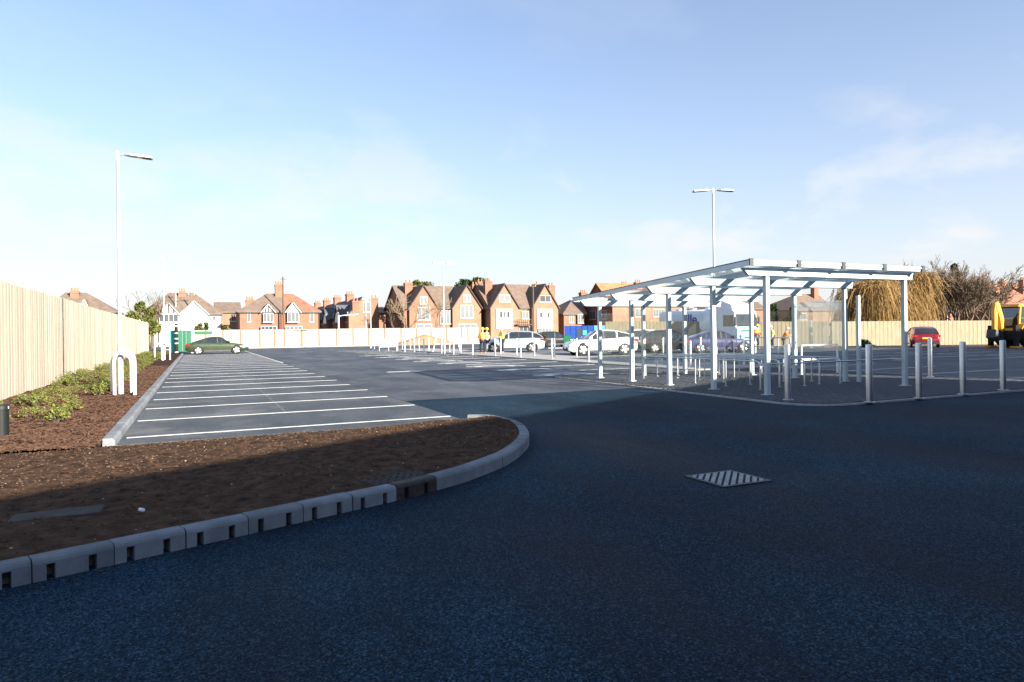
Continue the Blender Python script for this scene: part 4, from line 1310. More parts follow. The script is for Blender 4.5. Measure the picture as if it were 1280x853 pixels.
# ================================================================ TREES
def grow(mb, p, d, length, r, depth, rnd, spread=.5, up=.12, kids=(2, 3), tips=None, sides=5, shrink=.74):
    n = 3; pts, rs = [p.copy()], [r]
    for k in range(n):
        d = (d + Vector((rnd.gauss(0, .12), rnd.gauss(0, .12), rnd.gauss(0, .08) + up * .4))).normalized()
        p = p + d * (length / n); pts.append(p.copy()); rs.append(r * (1 - .32 * (k + 1) / n))
    mb.tube(pts, [max(q, .017) for q in rs], sides if depth > 2 else 3, cap=False)
    if depth == 0:
        if tips is not None: tips.append(p.copy())
        return
    for k in range(rnd.randint(*kids)):
        q = pts[-1] if k == 0 else pts[rnd.randint(1, 3)]
        a = rnd.uniform(0, 6.28); s_ = d.cross(Vector((math.cos(a), math.sin(a), .3)))
        if s_.length < .1: continue
        s_.normalize()
        nd = (d + s_ * rnd.uniform(.5, 1.2) * spread * 1.3 + Vector((0, 0, up))).normalized()
        grow(mb, q.copy(), nd, length * shrink * rnd.uniform(.8, 1.15), rs[-1] * (.85 if k == 0 else .62), depth - 1, rnd, spread, up, kids, tips, sides, shrink)
def bare_tree(px, d, top_py, label, seed, trunks=1, mat='twig', depth=6, spread=.5, kids=(2, 3), group=None):
    base = at_d(px, 420, d); base.z = 0
    H = at_d(px, top_py, d).z
    rnd = random.Random(seed); root = thing('bare_tree', base, label, 'tree', group)
    mb, tr = MB(), MB()
    L0 = H * .24
    for t in range(trunks):
        a = rnd.uniform(0, 6.28); lean = .05 if trunks == 1 else .28
        d0 = Vector((math.cos(a) * lean, math.sin(a) * lean, 1)).normalized()
        r0 = H * (.022 if trunks == 1 else .014)
        p1 = d0 * L0
        tr.tube([(0, 0, -.1), p1 * .5, p1], [r0 * 1.25, r0 * 1.05, r0], 7)
        for k in range(3):
            aa = a + k * 2.1 + rnd.uniform(-.4, .4)
            nd = (d0 + Vector((math.cos(aa), math.sin(aa), .1)) * spread).normalized()
            grow(mb, p1.copy(), nd, L0 * .95, r0 * .72, depth - 1, rnd, spread, .14, kids)
    zmax = max(v[2] for v in mb.v)
    k = H / zmax
    mb.v = [(x * k, y * k, z * k) for x, y, z in mb.v]; tr.v = [(x * k, y * k, z * k) for x, y, z in tr.v]
    tr.build('trunk', 'bark', root, smooth=60); mb.build('branches', mat, root, fix=False)
    return root
def leafy(px, d, top, bot, wpx, label, mat, seed, n=2600, name='tree', shape='dome', leaf=.16, cat='tree', trunk=True):
    base = at_d(px, 420, d); base.z = 0
    zt, zb = at_d(px, top, d).z, max(.0, at_d(px, bot, d).z); rx = wpx / F * d / 2
    rnd = random.Random(seed); root = thing(name, base, label, cat)
    tr = MB(); tr.tube([(0, 0, -.1), (rnd.gauss(0, .1), 0, zt * .5), (0, 0, zt * .85)], [.05 + zt * .02, .03 + zt * .013, .03], 7)
    lumps = []
    for k in range(16):
        v = rnd.uniform(.08, .92)
        rr = rx * ({'dome': math.sqrt(max(0, 1 - (v * 1.02) ** 2)), 'cone': (1 - v) * .95 + .05, 'round': math.sqrt(max(0.02, 1 - (2 * v - 1) ** 2))}[shape])
        a = rnd.uniform(0, 6.28); q = rr * rnd.uniform(.25, .85)
        lumps.append((Vector((q * math.cos(a), q * math.sin(a), zb + (zt - zb) * v)), max(.25, rr * rnd.uniform(.3, .55))))
        if k % 2 == 0: tr.tube([(0, 0, zb + (zt - zb) * v * .5), lumps[-1][0]], [.05, .02], 4, cap=False)
    mb = MB()
    for k in range(n):
        c, r = rnd.choice(lumps)
        w = Vector((rnd.gauss(0, 1), rnd.gauss(0, 1), rnd.gauss(0, .8))); w.normalize()
        q = c + w * r * rnd.uniform(.55, 1.08)
        if q.z > zt: q.z = zt - rnd.random() * .3
        s_ = leaf * rnd.uniform(.5, 1.3)
        M = Matrix.Translation(q) @ Matrix.Rotation(rnd.uniform(0, 6.28), 4, 'Z') @ Matrix.Rotation(rnd.uniform(-1.3, 1.3), 4, 'X')
        mb.add([M @ Vector(p) for p in ((0, -s_, 0), (s_ * .55, 0, s_ * .1), (0, s_, 0), (-s_ * .55, 0, s_ * .1))], ((0, 1, 2), (0, 2, 3)))
    tr.build('trunk', 'bark', root, smooth=60); mb.build('crown', mat, root, fix=False)
    return root
leafy(527, 122, 351, 372, 34, 'rounded green treetop rising behind the tall villa pair', 'leaf_olive', 3, 2400, leaf=.3)
leafy(577, 126, 350, 372, 30, 'dark pine crown behind the gap between the tall villas', 'leaf_dark', 5, 1900, shape='round', leaf=.32)
leafy(601, 126, 347, 372, 26, 'dark pine crown beside the villa chimneys', 'leaf_dark', 6, 1700, shape='round', leaf=.32)
leafy(176, 84, 377, 418, 40, 'bushy olive green tree behind the timber fence by the white house', 'leaf_olive', 8, 7000, leaf=.24)
leafy(247, 86, 404, 422, 22, 'small clipped green bush before the white house', 'leaf_olive', 9, 1300, name='bush', leaf=.16, cat='bush')
leafy(258, 87, 402, 422, 7, 'narrow pointed bush before the white house', 'leaf_dark', 10, 500, name='bush', shape='cone', leaf=.14, cat='bush')
leafy(284, 92, 408, 422, 14, 'low sandy green hedge bush before the small brick house', 'leaf_olive', 11, 600, name='bush', leaf=.14, cat='bush')
leafy(967, 72, 372, 425, 28, 'tall dark conifer behind the fence between brick houses', 'leaf_dark', 12, 3000, name='conifer', shape='cone', leaf=.2)
leafy(990, 70, 383, 425, 30, 'shorter bright green conifer bush behind the fence', 'leaf_olive', 13, 2600, name='conifer', shape='dome', leaf=.17)
leafy(1197, 72, 329, 380, 20, 'dark evergreen crown poking out above the bare trees', 'leaf_dark', 14, 1500, shape='round', leaf=.26)
leafy(931, 66, 390, 425, 22, 'bronze green bush behind the lorry cab', 'leaf_olive', 15, 1300, name='bush', leaf=.17, cat='bush')
leafy(677, 62, 418, 434, 14, 'low green hedge bush before the tall pale villa pair', 'leaf_olive', 16, 800, name='bush', leaf=.13, cat='bush')
leafy(1080, 51, 425, 434, 14, 'low dark bush at the foot of the shaded fence', 'leaf_dark', 17, 500, name='bush', leaf=.12, cat='bush')

bare_tree(190, 96, 360, 'thin bare tree rising behind the bushy olive tree', 21, depth=5)
bare_tree(508, 92, 366, 'bare ivy twined tree before the left corner of the tall villa pair', 22, mat='twig_pale', depth=6)
bare_tree(546, 93, 372, 'bare tree between the two steep villa gables', 23, mat='twig_pale', depth=6)
bare_tree(497, 104, 374, 'dense bare tree by the distant low brick house', 24, depth=6)
bare_tree(1172, 66, 318, 'large bare tree with many stems behind the pale fence by the lamp post', 25, trunks=3, depth=6, kids=(2, 4))
bare_tree(1200, 64, 332, 'bushy bare tree under the dark evergreen crown', 26, trunks=3, depth=6, kids=(2, 4))
bare_tree(1222, 62, 326, 'wide bare tree leaning towards the digger', 27, trunks=2, depth=6, spread=.7, kids=(2, 4))
bare_tree(1240, 68, 345, 'low bare tree before the dark gabled house', 28, trunks=2, depth=6, kids=(2, 4))
bare_tree(1140, 72, 324, 'tall bare tree rising behind the golden willow', 29, trunks=2, depth=6, kids=(2, 4), mat='twig_pale')

# golden willow: hanging strands from arching limbs
def willow(px, d, top, wpx, label, seed, strands):
    base = at_d(px, 420, d); base.z = 0
    rnd = random.Random(seed); root = thing('willow_tree', base, label, 'tree', 'golden willows behind the fence')
    H = at_d(px, top, d).z; R = wpx / F * d / 2
    tr, st = MB(), MB()
    tr.tube([(0, 0, -.1), (.1, 0, H * .3), (0, .1, H * .55)], [.42, .34, .24], 9)
    limbs = []
    for k in range(22):
        a = rnd.uniform(0, 6.28); rr = R * rnd.uniform(.3, .95); h = H * (1 - .28 * (rr / R) ** 2) * rnd.uniform(.86, 1.0)
        p0 = Vector((0, 0, H * rnd.uniform(.3, .55))); p2 = Vector((rr * math.cos(a), rr * math.sin(a), h)); p1 = p0.lerp(p2, .5) + Vector((0, 0, H * .1))
        tr.tube([p0, p1, p2], [.13, .08, .03], 5, cap=False); limbs.append((p0, p1, p2))
    for k in range(strands):
        p0, p1, p2 = rnd.choice(limbs); t = rnd.uniform(.45, 1.0)
        q = (p0.lerp(p1, t)).lerp(p1.lerp(p2, t), t)
        q = q + Vector((rnd.gauss(0, .5), rnd.gauss(0, .5), rnd.uniform(-.1, .5)))
        L_ = rnd.uniform(.15, .72) * q.z; o_ = Vector((q.x, q.y, 0)); o_ = o_.normalized() if o_.length > .1 else Vector((1, 0, 0))
        pts = [q]
        sway = Vector((rnd.gauss(0, .55), rnd.gauss(0, .55), 0)) + o_ * rnd.uniform(.0, .9)
        for s_ in (.12, .35, .65, 1.0):
            pts.append(q + sway * math.sqrt(s_) + Vector((rnd.gauss(0, .05), rnd.gauss(0, .05), (.18 if s_ < .2 else 0) - L_ * s_)))
        st.tube(pts, [.020, .020, .018, .015, .009], 3, cap=False)
    tr.build('trunk', 'bark', root, smooth=60); st.build('strands', 'willow_twig', root, fix=False)
willow(1088, 62, 343, 66, 'golden weeping willow behind the shelter end of the fence', 31, 6500)
willow(1134, 64, 335, 62, 'taller golden weeping willow next to the large bare tree', 32, 7500)

# ================================================================ CARS
def interp(tab, x):
    for (a, va), (b, vb) in zip(tab, tab[1:]):
        if a <= x <= b:
            t = (x - a) / (b - a); t = t * t * (3 - 2 * t) * .35 + t * .65
            return va + (vb - va) * t
    return tab[0][1] if x < tab[0][0] else tab[-1][1]
SHAPES = {
    # top of lower body, roof line, lower edge (x as fraction of half length, z in metres)
    'saloon': dict(L=4.72, W=1.85, belt=[(-1, .80), (-.93, .92), (-.55, .96), (.0, .93), (.32, .92), (.40, .90), (.75, .80), (.93, .68), (1, .52)],
                   roof=[(-.80, .97), (-.55, 1.18), (-.25, 1.37), (0, 1.40), (.12, 1.36), (.40, .94)], wheels=(-.60, .60), r=.335, pillars=(-.42, .0, .14)),
    'suv': dict(L=4.55, W=1.86, belt=[(-1, .72), (-.97, 1.02), (-.6, 1.06), (.0, 1.02), (.40, 1.0), (.48, .98), (.82, .90), (.95, .78), (1, .55)],
                roof=[(-.95, 1.05), (-.80, 1.36), (-.55, 1.51), (-.1, 1.56), (.1, 1.53), (.46, 1.02)], wheels=(-.60, .61), r=.36, pillars=(-.62, -.18, .14)),
    'crossover': dict(L=4.38, W=1.82, belt=[(-1, .75), (-.96, 1.02), (-.65, 1.12), (-.3, 1.02), (.35, .98), (.45, .97), (.80, .89), (.94, .74), (1, .5)],
                      roof=[(-.90, 1.08), (-.70, 1.34), (-.35, 1.52), (0, 1.55), (.12, 1.52), (.45, 1.0)], wheels=(-.60, .60), r=.36, pillars=(-.40, -.02, .15)),
    'hatch': dict(L=4.1, W=1.76, belt=[(-1, .70), (-.97, .95), (-.5, .98), (.3, .94), (.42, .92), (.8, .83), (.95, .68), (1, .5)],
                  roof=[(-.96, .98), (-.82, 1.32), (-.5, 1.46), (0, 1.47), (.12, 1.43), (.46, .95)], wheels=(-.62, .62), r=.32, pillars=(-.55, -.05, .16)),
}
def car(kind, paint, loc, rz, label, name='parked_car', plate_back='plate_yellow', group='cars parked in the bays'):
    S = SHAPES[kind]; hl, hw = S['L'] / 2, S['W'] / 2
    root = thing(name, (loc[0], loc[1], .006), label, 'car', group, rz)
    zb = .20
    st = [-1, -.985, -.95, -.85, -.7, -.5, -.3, -.1, .1, .3, .42, .55, .7, .85, .94, .98, 1]
    rings = []
    for u in st:
        zt = interp(S['belt'], u); e = max(0, abs(u) - .78) / .22
        w = hw * (1 - .16 * e ** 2.2); b = zb + .12 * e ** 2
        half = [(0, b), (w * .88, b), (w * .975, b + .10), (w, (b + zt) * .5 + .02), (w * .985, zt - .12), (w * .93, zt - .03), (w * .84, zt), (0, zt + .02)]
        rings.append([(u * hl, y, z) for y, z in half] + [(u * hl, -y, z) for y, z in half[-2:0:-1]])
    mb = MB(); n = len(rings[0])
    for r in rings: mb.v += r
    for i in range(len(rings) - 1):
        for k in range(n):
            a, b = i * n + k, i * n + (k + 1) % n; mb.f.append((a, b, b + n, a + n))
    mb.f.append(tuple(range(n))[::-1]); mb.f.append(tuple((len(rings) - 1) * n + k for k in range(n)))
    body = mb.build('body', paint, root, smooth=35)
    # cabin of glass
    r0, r1 = S['roof'][0][0], S['roof'][-1][0]
    us = [r0 + (r1 - r0) * k / 14 for k in range(15)]
    zmax = max(z for _, z in S['roof'])
    def sec(u, off=0.0):
        zr = interp(S['roof'], u); zl = interp(S['belt'], u) - .03
        f = max(0.02, (zr - zl) / (zmax - .9)); wb = hw * .865; wr = hw * (.865 - .19 * min(1, f))
        zr = max(zr, zl + .02)
        return [(wb + off, zl), (wr + off, zr - .06 * min(1, f)), (wr * .86, zr + off), (0, zr + .025 * min(1, f) + off)]
    mb = MB()
    for u in us:
        h = sec(u); mb.v += [(u * hl, y, z) for y, z in h] + [(u * hl, -y, z) for y, z in h[-2::-1]]
    for i in range(14):
        for k in range(6):
            a = i * 7 + k; mb.f.append((a, a + 1, a + 8, a + 7))
    mb.build('windows', 'car_glass', root, smooth=40)
    # roof skin and pillars, 8 mm proud of the glass
    ru = [u for u in us if interp(S['roof'], u) > zmax - .22]
    mb = MB()
    for u in ru:
        h = sec(u, .008)[1:]; mb.v += [(u * hl, y, z) for y, z in h] + [(u * hl, -y, z) for y, z in h[-2::-1]]
    for i in range(len(ru) - 1):
        for k in range(4):
            a = i * 5 + k; mb.f.append((a, a + 1, a + 6, a + 5))
    mb.build('roof', paint, root, smooth=40)
    for u in S['pillars']:
        for s_ in (-1, 1):
            h = sec(u, .012); w_ = .045
            (y0, z0), (y1, z1) = h[0], h[1]
            mb = MB().add([((u * hl) - w_, s_ * y0, z0), ((u * hl) + w_, s_ * y0, z0), ((u * hl) + w_, s_ * y1, z1), ((u * hl) - w_, s_ * y1, z1)], [(0, 1, 2, 3)])
            mb.add([((u * hl) - w_, s_ * (y0 - .02), z0), ((u * hl) + w_, s_ * (y0 - .02), z0), ((u * hl) + w_, s_ * (y1 - .02), z1), ((u * hl) - w_, s_ * (y1 - .02), z1)], [(3, 2, 1, 0)])
            mb.build('pillar', 'dark_metal' if u > S['pillars'][0] and u < .1 else paint, root, fix=False)
    # A pillar rail along the roof edge from bonnet to boot
    for s_ in (-1, 1):
        mb = MB(); mb.tube([(u * hl, s_ * sec(u, .004)[1][0], sec(u, .004)[1][1]) for u in us], .028, 6); mb.build('roof_rail', paint, root, smooth=60)
    # wheels
    for u in S['wheels']:
        for s_ in (-1, 1):
            R = S['r']; x = u * hl; yo = hw * .985
            M = Matrix.Translation((x, s_ * (yo - .09), R)) @ Matrix.Rotation(rad(-90 * s_), 4, 'X')
            MB().lathe([(R * 1.16, .0), (R * 1.16, .098)], 24, M).build('arch_shade_disc', 'black', root)  # black disc in place of the shaded hollow round the wheel
            tw = MB().lathe([(R * .62, .0), (R * .97, .0), (R, .03), (R, .09), (R * .96, .115), (R * .68, .118)], 28, M).build('tyre', 'rubber', root, smooth=40)
            rim = MB().lathe([(R * .67, .112), (R * .67, .119), (R * .60, .121)], 24, M)
            rb = rim.build('rim', 'dark_metal', tw, smooth=40)
            spm = MB()
            for k in range(5):
                A = M @ Matrix.Rotation(rad(72 * k + 10), 4, 'Z')
                spm.add([A @ Vector(p) for p in ((-.045, 0, .124), (.045, 0, .124), (.07, R * .66, .124), (-.07, R * .66, .124), (-.03, 0, .130), (.03, 0, .130), (.05, R * .66, .130), (-.05, R * .66, .130))],
                        ((4, 5, 6, 7), (0, 1, 5, 4), (1, 2, 6, 5), (2, 3, 7, 6), (3, 0, 4, 7)))
            spm.build('spokes', 'alloy', tw)
    # lamps, grille, plates, sills, mirrors, handles
    zf, zr_ = interp(S['belt'], .93), interp(S['belt'], -.95)
    for s_ in (-1, 1):
        MB().prism([(.80 * hl, zf + .05), (.965 * hl, zf - .06), (.985 * hl, zf - .14), (.90 * hl, zf - .13)], 'y', s_ * hw * .70, s_ * hw * .955).build('headlight', 'lamp_clear', root)
        MB().prism([(-.84 * hl, zr_ - .04), (-.99 * hl, zr_ - .06), (-.995 * hl, zr_ - .20), (-.88 * hl, zr_ - .16)], 'y', s_ * hw * .58, s_ * hw * .975).build('tail_light', 'lamp_red', root)
        MB().prism([(S['pillars'][-1] * hl + .42, interp(S['belt'], .3) + .02), (S['pillars'][-1] * hl + .60, interp(S['belt'], .3) + .03), (S['pillars'][-1] * hl + .55, interp(S['belt'], .3) + .17), (S['pillars'][-1] * hl + .42, interp(S['belt'], .3) + .16)], 'y', s_ * hw * .90, s_ * hw * 1.10).build('mirror', paint, root)
        MB().box(-.42 * hl, .42 * hl, s_ * hw * .975 - .012, s_ * hw * .975 + .012, .22, .33).build('sill', 'dark_metal', root)
        for u in (S['pillars'][1], S['pillars'][0] + .02, S['pillars'][-1] + .26):
            MB().box(u * hl - .006, u * hl + .006, s_ * (hw * .992), s_ * (hw * 1.003), .40, interp(S['belt'], u) - .10).build('door_seam', 'black', root)
        for u in (S['pillars'][1] + .06, S['pillars'][0] + .12):
            MB().box(u * hl, u * hl + .18, s_ * (hw * .985), s_ * (hw * 1.012), interp(S['belt'], u) - .18, interp(S['belt'], u) - .15).build('door_handle', paint, root)
    MB().box(hl * .955, hl * 1.004, -hw * .62, hw * .62, .30, .50).build('grille', 'black', root)
    MB().box(hl * .99, hl * 1.012, -.26, .26, .40, .51).build('number_plate', 'plate_white', root)
    MB().box(-hl * 1.008, -hl * .99, -.26, .26, .62, .73).build('number_plate', plate_back, root)
    MB().box(-hl * 1.004, -hl * .93, -hw * .78, hw * .78, .24, .42).build('rear_bumper', 'dark_metal', root)
    return root
car('saloon', 'paint_green', (1.45, 60.8), rad(0), 'dark green metallic fastback saloon parked nose out by the hoarding')
g = ground(642, 440.5)
car('suv', 'paint_silver', (g.x, g.y), rad(-27 + 180), 'pale silver blue estate car parked behind the hi-vis workers')
g = ground(754, 444)
car('crossover', 'paint_white', (g.x, g.y + .4), rad(180 - 15), 'white crossover car with black front bumper parked behind the shelter')
g = ground(802, 440)
car('suv', 'paint_white', (g.x + .3, g.y + 1.3), rad(180 - 15), 'white car tucked behind the white crossover car')
g = ground(838, 440.5)
car('hatch', 'paint_black', (g.x, g.y), rad(-22), 'black hatchback between the white cars and the blue car')
g = ground(896, 440.5)
car('saloon', 'paint_blue', (g.x, g.y), rad(-20), 'violet blue saloon parked before the lorry cab')
p = at_d(1151, 420, 49.5)
car('hatch', 'paint_red', (p.x, p.y), rad(44), 'red hatchback parked against the pale right-hand fence')
p = at_d(692, 420, 66)
car('hatch', 'paint_black', (p.x, p.y), rad(-10), 'dark car half hidden behind the low hedge and railing')
# roof box on the silver car's neighbour: pale blue car behind
p = at_d(634, 420, 58)
car('suv', 'light_blue', (p.x + .4, p.y), rad(160), 'light blue car mostly hidden behind the silver estate car')

# ================================================================ LORRY
lp = at_d(922, 420, 55)
lorry = thing('lorry', (lp.x, lp.y, 0), 'white and pale blue tanker lorry with blue lettering behind the parked cars', 'lorry', rz=rad(-24.7 - 62 + 0))
# local frame: front of the cab at +x
def lb(mb, name, mat, parent=lorry, **k): return mb.build(name, mat, parent, **k)
cab = lb(MB().prism([(-1.0, .75), (1.0, .75), (1.05, 1.5), (.98, 1.62), (.82, 2.85), (.55, 3.05), (-.95, 3.1), (-1.0, 2.9)], 'y', -1.2, 1.2), 'cab', 'lorry_white')
lb(MB().prism([(1.012, 1.66), (.86, 2.66), (.89, 2.68), (1.045, 1.68)], 'y', -1.08, 1.08), 'windscreen', 'car_glass')
lb(MB().prism([(1.04, .72), (1.10, .74), (1.10, 1.56), (1.06, 1.6)], 'y', -1.19, 1.19), 'front_panel', 'lorry_blue')
lb(MB().box(1.10, 1.115, -.75, .75, 1.28, 1.40), 'name_strip', 'green_paint')
lb(MB().box(1.0, 1.14, -1.2, 1.2, .42, .72), 'bumper', 'lorry_blue')
for s_ in (-1, 1):
    lb(MB().box(1.12, 1.15, s_ * .72 - .22, s_ * .72 + .22, .52, .66), 'headlight', 'lamp_clear')
    lb(MB().prism([(-.35, 1.7), (.80, 1.7), (.68, 2.6), (-.35, 2.6)], 'y', s_ * 1.195, s_ * 1.215), 'side_window', 'car_glass')
    lb(MB().box(.98, 1.1, s_ * 1.28 - .09, s_ * 1.28 + .09, 1.75, 2.45), 'mirror', 'dark_metal')
    lb(MB().tube([(.95, s_ * 1.18, 2.6), (1.04, s_ * 1.28, 2.46)], .02, 6), 'mirror_arm', 'dark_metal')
    for x in (.15, -3.2, -6.2, -7.4):
        M = Matrix.Translation((x, s_ * 1.18, .5)) @ Matrix.Rotation(rad(-90 * s_), 4, 'X') @ Matrix.Translation((0, 0, -.3))
        ty = lb(MB().lathe([(.3, .0), (.49, .0), (.5, .05), (.5, .26), (.47, .3), (.3, .3)], 24, M), 'tyre', 'rubber', smooth=40)
        lb(MB().lathe([(.3, .27), (.29, .31), (.14, .29), (.12, .33)], 16, M), 'rim', 'alloy', ty, smooth=40)
lb(MB().prism([(.55, 3.06), (.35, 3.45), (-.6, 3.75), (-.95, 3.75), (-.95, 3.11)], 'y', -1.05, 1.05), 'wind_deflector', 'lorry_white')
lb(MB().box(.1, .4, -.9, .9, 3.1, 3.24), 'light_bar', 'dark_metal')
lb(MB().box(-8.6, .9, -.5, .5, .62, .90), 'chassis', 'dark_metal')
tank = MB()
ring = 20
for x in (-8.3, -8.15, -1.45, -1.3):
    k = .9 if x in (-8.3, -1.3) else 1.0
    for q in range(ring):
        a = 2 * math.pi * q / ring; ca, sa = math.cos(a), math.sin(a)
        tank.v.append((x, 1.2 * k * math.copysign(abs(ca) ** .55, ca), 2.15 + 1.05 * k * math.copysign(abs(sa) ** .55, sa)))
for i in range(3):
    for q in range(ring):
        a, b = i * ring + q, i * ring + (q + 1) % ring; tank.f.append((a, b, b + ring, a + ring))
tank.f.append(tuple(range(ring))); tank.f.append(tuple(3 * ring + q for q in range(ring)))
lb(tank, 'tank', 'lorry_white', smooth=40)
for x in (-6.8, -5.0, -3.2):
    lb(MB().lathe([(.3, 3.15), (.3, 3.32), (.1, 3.36)], 14, Matrix.Translation((x, 0, 0))), 'hatch_lid', 'steel_dull')
lb(MB().box(-3.9, -2.0, -1.15, -.6, .95, 1.25), 'side_locker', 'dark_metal')
cu = bpy.data.curves.new('lettering', 'FONT'); cu.body = 'lille.'; cu.size = 1.25; cu.extrude = .012; cu.align_x = 'CENTER'
tmp = bpy.data.objects.new('lettering', cu); C.objects.link(tmp)
dg = bpy.context.evaluated_depsgraph_get()
tme = bpy.data.meshes.new_from_object(tmp.evaluated_get(dg)); bpy.data.objects.remove(tmp)
tme.materials.clear(); tme.materials.append(MATS['letter_blue'])
lt = link_mesh('lettering', tme, lorry)
lt.matrix_local = Matrix.Translation((-4.0, -1.225, 1.95)) @ Matrix.Rotation(rad(90), 4, 'X')

# ================================================================ DIGGER
dgp = at_d(1268, 420, 46)
dig = thing('backhoe_digger', (dgp.x, dgp.y, 0), 'yellow backhoe digger with raised rear arm against the fence', 'digger', rz=rad(-24.7 + 8))
def db(mb, name, mat, parent=dig, **k): return mb.build(name, mat, parent, **k)
# local: x to the right (front loader end), the rear arm hangs at -x
db(MB().prism([(-.55, .75), (2.9, .75), (2.9, 1.25), (1.15, 1.45), (-.35, 1.35), (-.55, 1.1)], 'y', -.55, .55), 'chassis', 'digger_yellow')
db(MB().prism([(1.15, 1.46), (2.85, 1.30), (2.85, 1.72), (1.15, 1.98)], 'y', -.5, .5), 'bonnet', 'digger_yellow')
db(MB().prism([(-.42, 1.36), (1.12, 1.46), (1.12, 2.0), (.98, 2.74), (-.30, 2.74), (-.42, 2.0)], 'y', -.78, .78), 'cab_glass', 'car_glass')
for x0d, x1d in ((-.42, -.30), (1.12, .98), (.38, .40)):
    for s_ in (-1, 1):
        db(MB().bar((x0d, s_ * .785, 1.40), (x1d, s_ * .785, 2.74), .09, .09), 'cab_pillar', 'digger_yellow')
db(MB().prism([(-.55, 2.74), (1.2, 2.74), (1.1, 2.9), (-.45, 2.9)], 'y', -.88, .88), 'cab_roof', 'digger_yellow')
db(MB().box(-.30, .98, -.81, -.79, 1.95, 2.0), 'door_bar', 'dark_metal')
db(MB().box(.05, .45, -.3, .3, 1.5, 2.2), 'seat', 'black')
for x, R, w in ((.25, .76, .5), (2.35, .5, .4)):
    for s_ in (-1, 1):
        M = Matrix.Translation((x, s_ * .68, R)) @ Matrix.Rotation(rad(-90 * s_), 4, 'X')
        ty = db(MB().lathe([(R * .5, 0), (R * .95, 0), (R, .06), (R, w - .06), (R * .95, w), (R * .55, w)], 28, M), 'tyre', 'rubber', smooth=35)
        db(MB().lathe([(R * .52, w - .12), (R * .54, w - .06), (R * .2, w - .10), (R * .18, w - .02)], 18, M), 'rim', 'digger_yellow', ty, smooth=40)
        if x < 1: db(MB().prism([(x - .85, 1.25), (x - .6, 1.62), (x + .6, 1.66), (x + .85, 1.35), (x + .8, 1.30), (x + .58, 1.58), (x - .58, 1.55), (x - .80, 1.22)], 'y', s_ * .70, s_ * 1.18), 'mudguard', 'digger_yellow')
db(MB().box(-1.0, -.56, -1.1, 1.1, .55, 1.15), 'rear_frame', 'black')
for s_ in (-1, 1):
    db(MB().box(-.98, -.72, s_ * 1.0 - .12, s_ * 1.0 + .12, .12, 1.5), 'stabiliser_leg', 'black')
    db(MB().box(-1.1, -.6, s_ * 1.0 - .22, s_ * 1.0 + .22, .02, .12), 'stabiliser_foot', 'digger_yellow')
db(MB().prism([(-1.05, .9), (-.8, .9), (-.85, 1.6), (-1.0, 2.2), (-1.25, 3.0), (-1.48, 3.05), (-1.5, 2.85), (-1.22, 2.0)], 'y', -.17, .17), 'boom', 'digger_yellow')
db(MB().prism([(-1.54, 3.02), (-1.30, 3.12), (-1.36, 2.4), (-1.42, 1.2), (-1.60, 1.2), (-1.60, 2.4)], 'y', -.14, .14), 'dipper_arm', 'digger_yellow')
db(MB().tube([(-1.02, 0, 1.3), (-1.30, 0, 2.9)], .06, 8), 'hydraulic_ram', 'steel')
db(MB().prism([(-1.72, 1.25), (-1.40, 1.2), (-1.12, .95), (-1.08, .55), (-1.4, .42), (-1.8, .7)], 'y', -.38, .38), 'rear_bucket', 'dark_metal')
for s_ in (-1, 1):
    db(MB().bar((1.4, s_ * .62, 1.5), (3.4, s_ * .62, .7), .12, .26), 'loader_arm', 'digger_yellow')
db(MB().prism([(3.3, .1), (4.1, .08), (3.6, .25), (3.5, .9), (3.3, .95)], 'y', -1.1, 1.1), 'front_bucket', 'dark_metal')

# ================================================================ HOARDING, CABINETS AND SITE BITS
bh_a, bh_b = at_d(706, 420, 66), at_d(767, 420, 66)
bd = (bh_b - bh_a); Lb = bd.xy.length
bhd = thing('site_hoarding', (bh_a.x, bh_a.y, 0), 'dark blue site hoarding panels with one light blue panel behind the white crossover', 'hoarding', rz=math.atan2(bd.y, bd.x))
cuts = [0, .12, .24, .36, .48, .60, 1.0]
for k, (a, b) in enumerate(zip(cuts, cuts[1:])):
    MB().box(a * Lb + .02, b * Lb - .02, -.02, .02, .05, 2.0).build('panel', 'light_blue' if k == 5 else 'blue_paint', bhd)
    MB().box(a * Lb - .03, a * Lb + .015, -.06, .06, 0, 2.05).build('post', 'blue_paint', bhd)
MB().box(Lb * .25, Lb * .47, -.034, -.022, .9, 1.7).build('notice_board', 'dark_metal', bhd)
MB().box(Lb * .37, Lb * .45, -.040, -.0345, 1.1, 1.55).build('notice_print', 'teal_paint', bhd)
p = at_d(708.5, 420, 60)
cb = thing('utility_cabinet', (p.x, p.y, 0), 'bright green utility cabinet beside the blue hoarding', 'cabinet', rz=rad(-24.7))
MB().box(-.30, .30, -.2, .2, 0, 1.12).build('body', 'green_paint', cb)
MB().prism([(-.34, 1.121), (.34, 1.121), (.30, 1.17), (-.30, 1.17)], 'y', -.24, .24).build('lid', 'green_paint', cb)
MB().box(-.27, .27, -.212, -.201, .06, 1.06).build('door', 'green_paint', cb)
MB().box(.18, .22, -.225, -.2125, .5, .62).build('handle', 'dark_metal', cb)
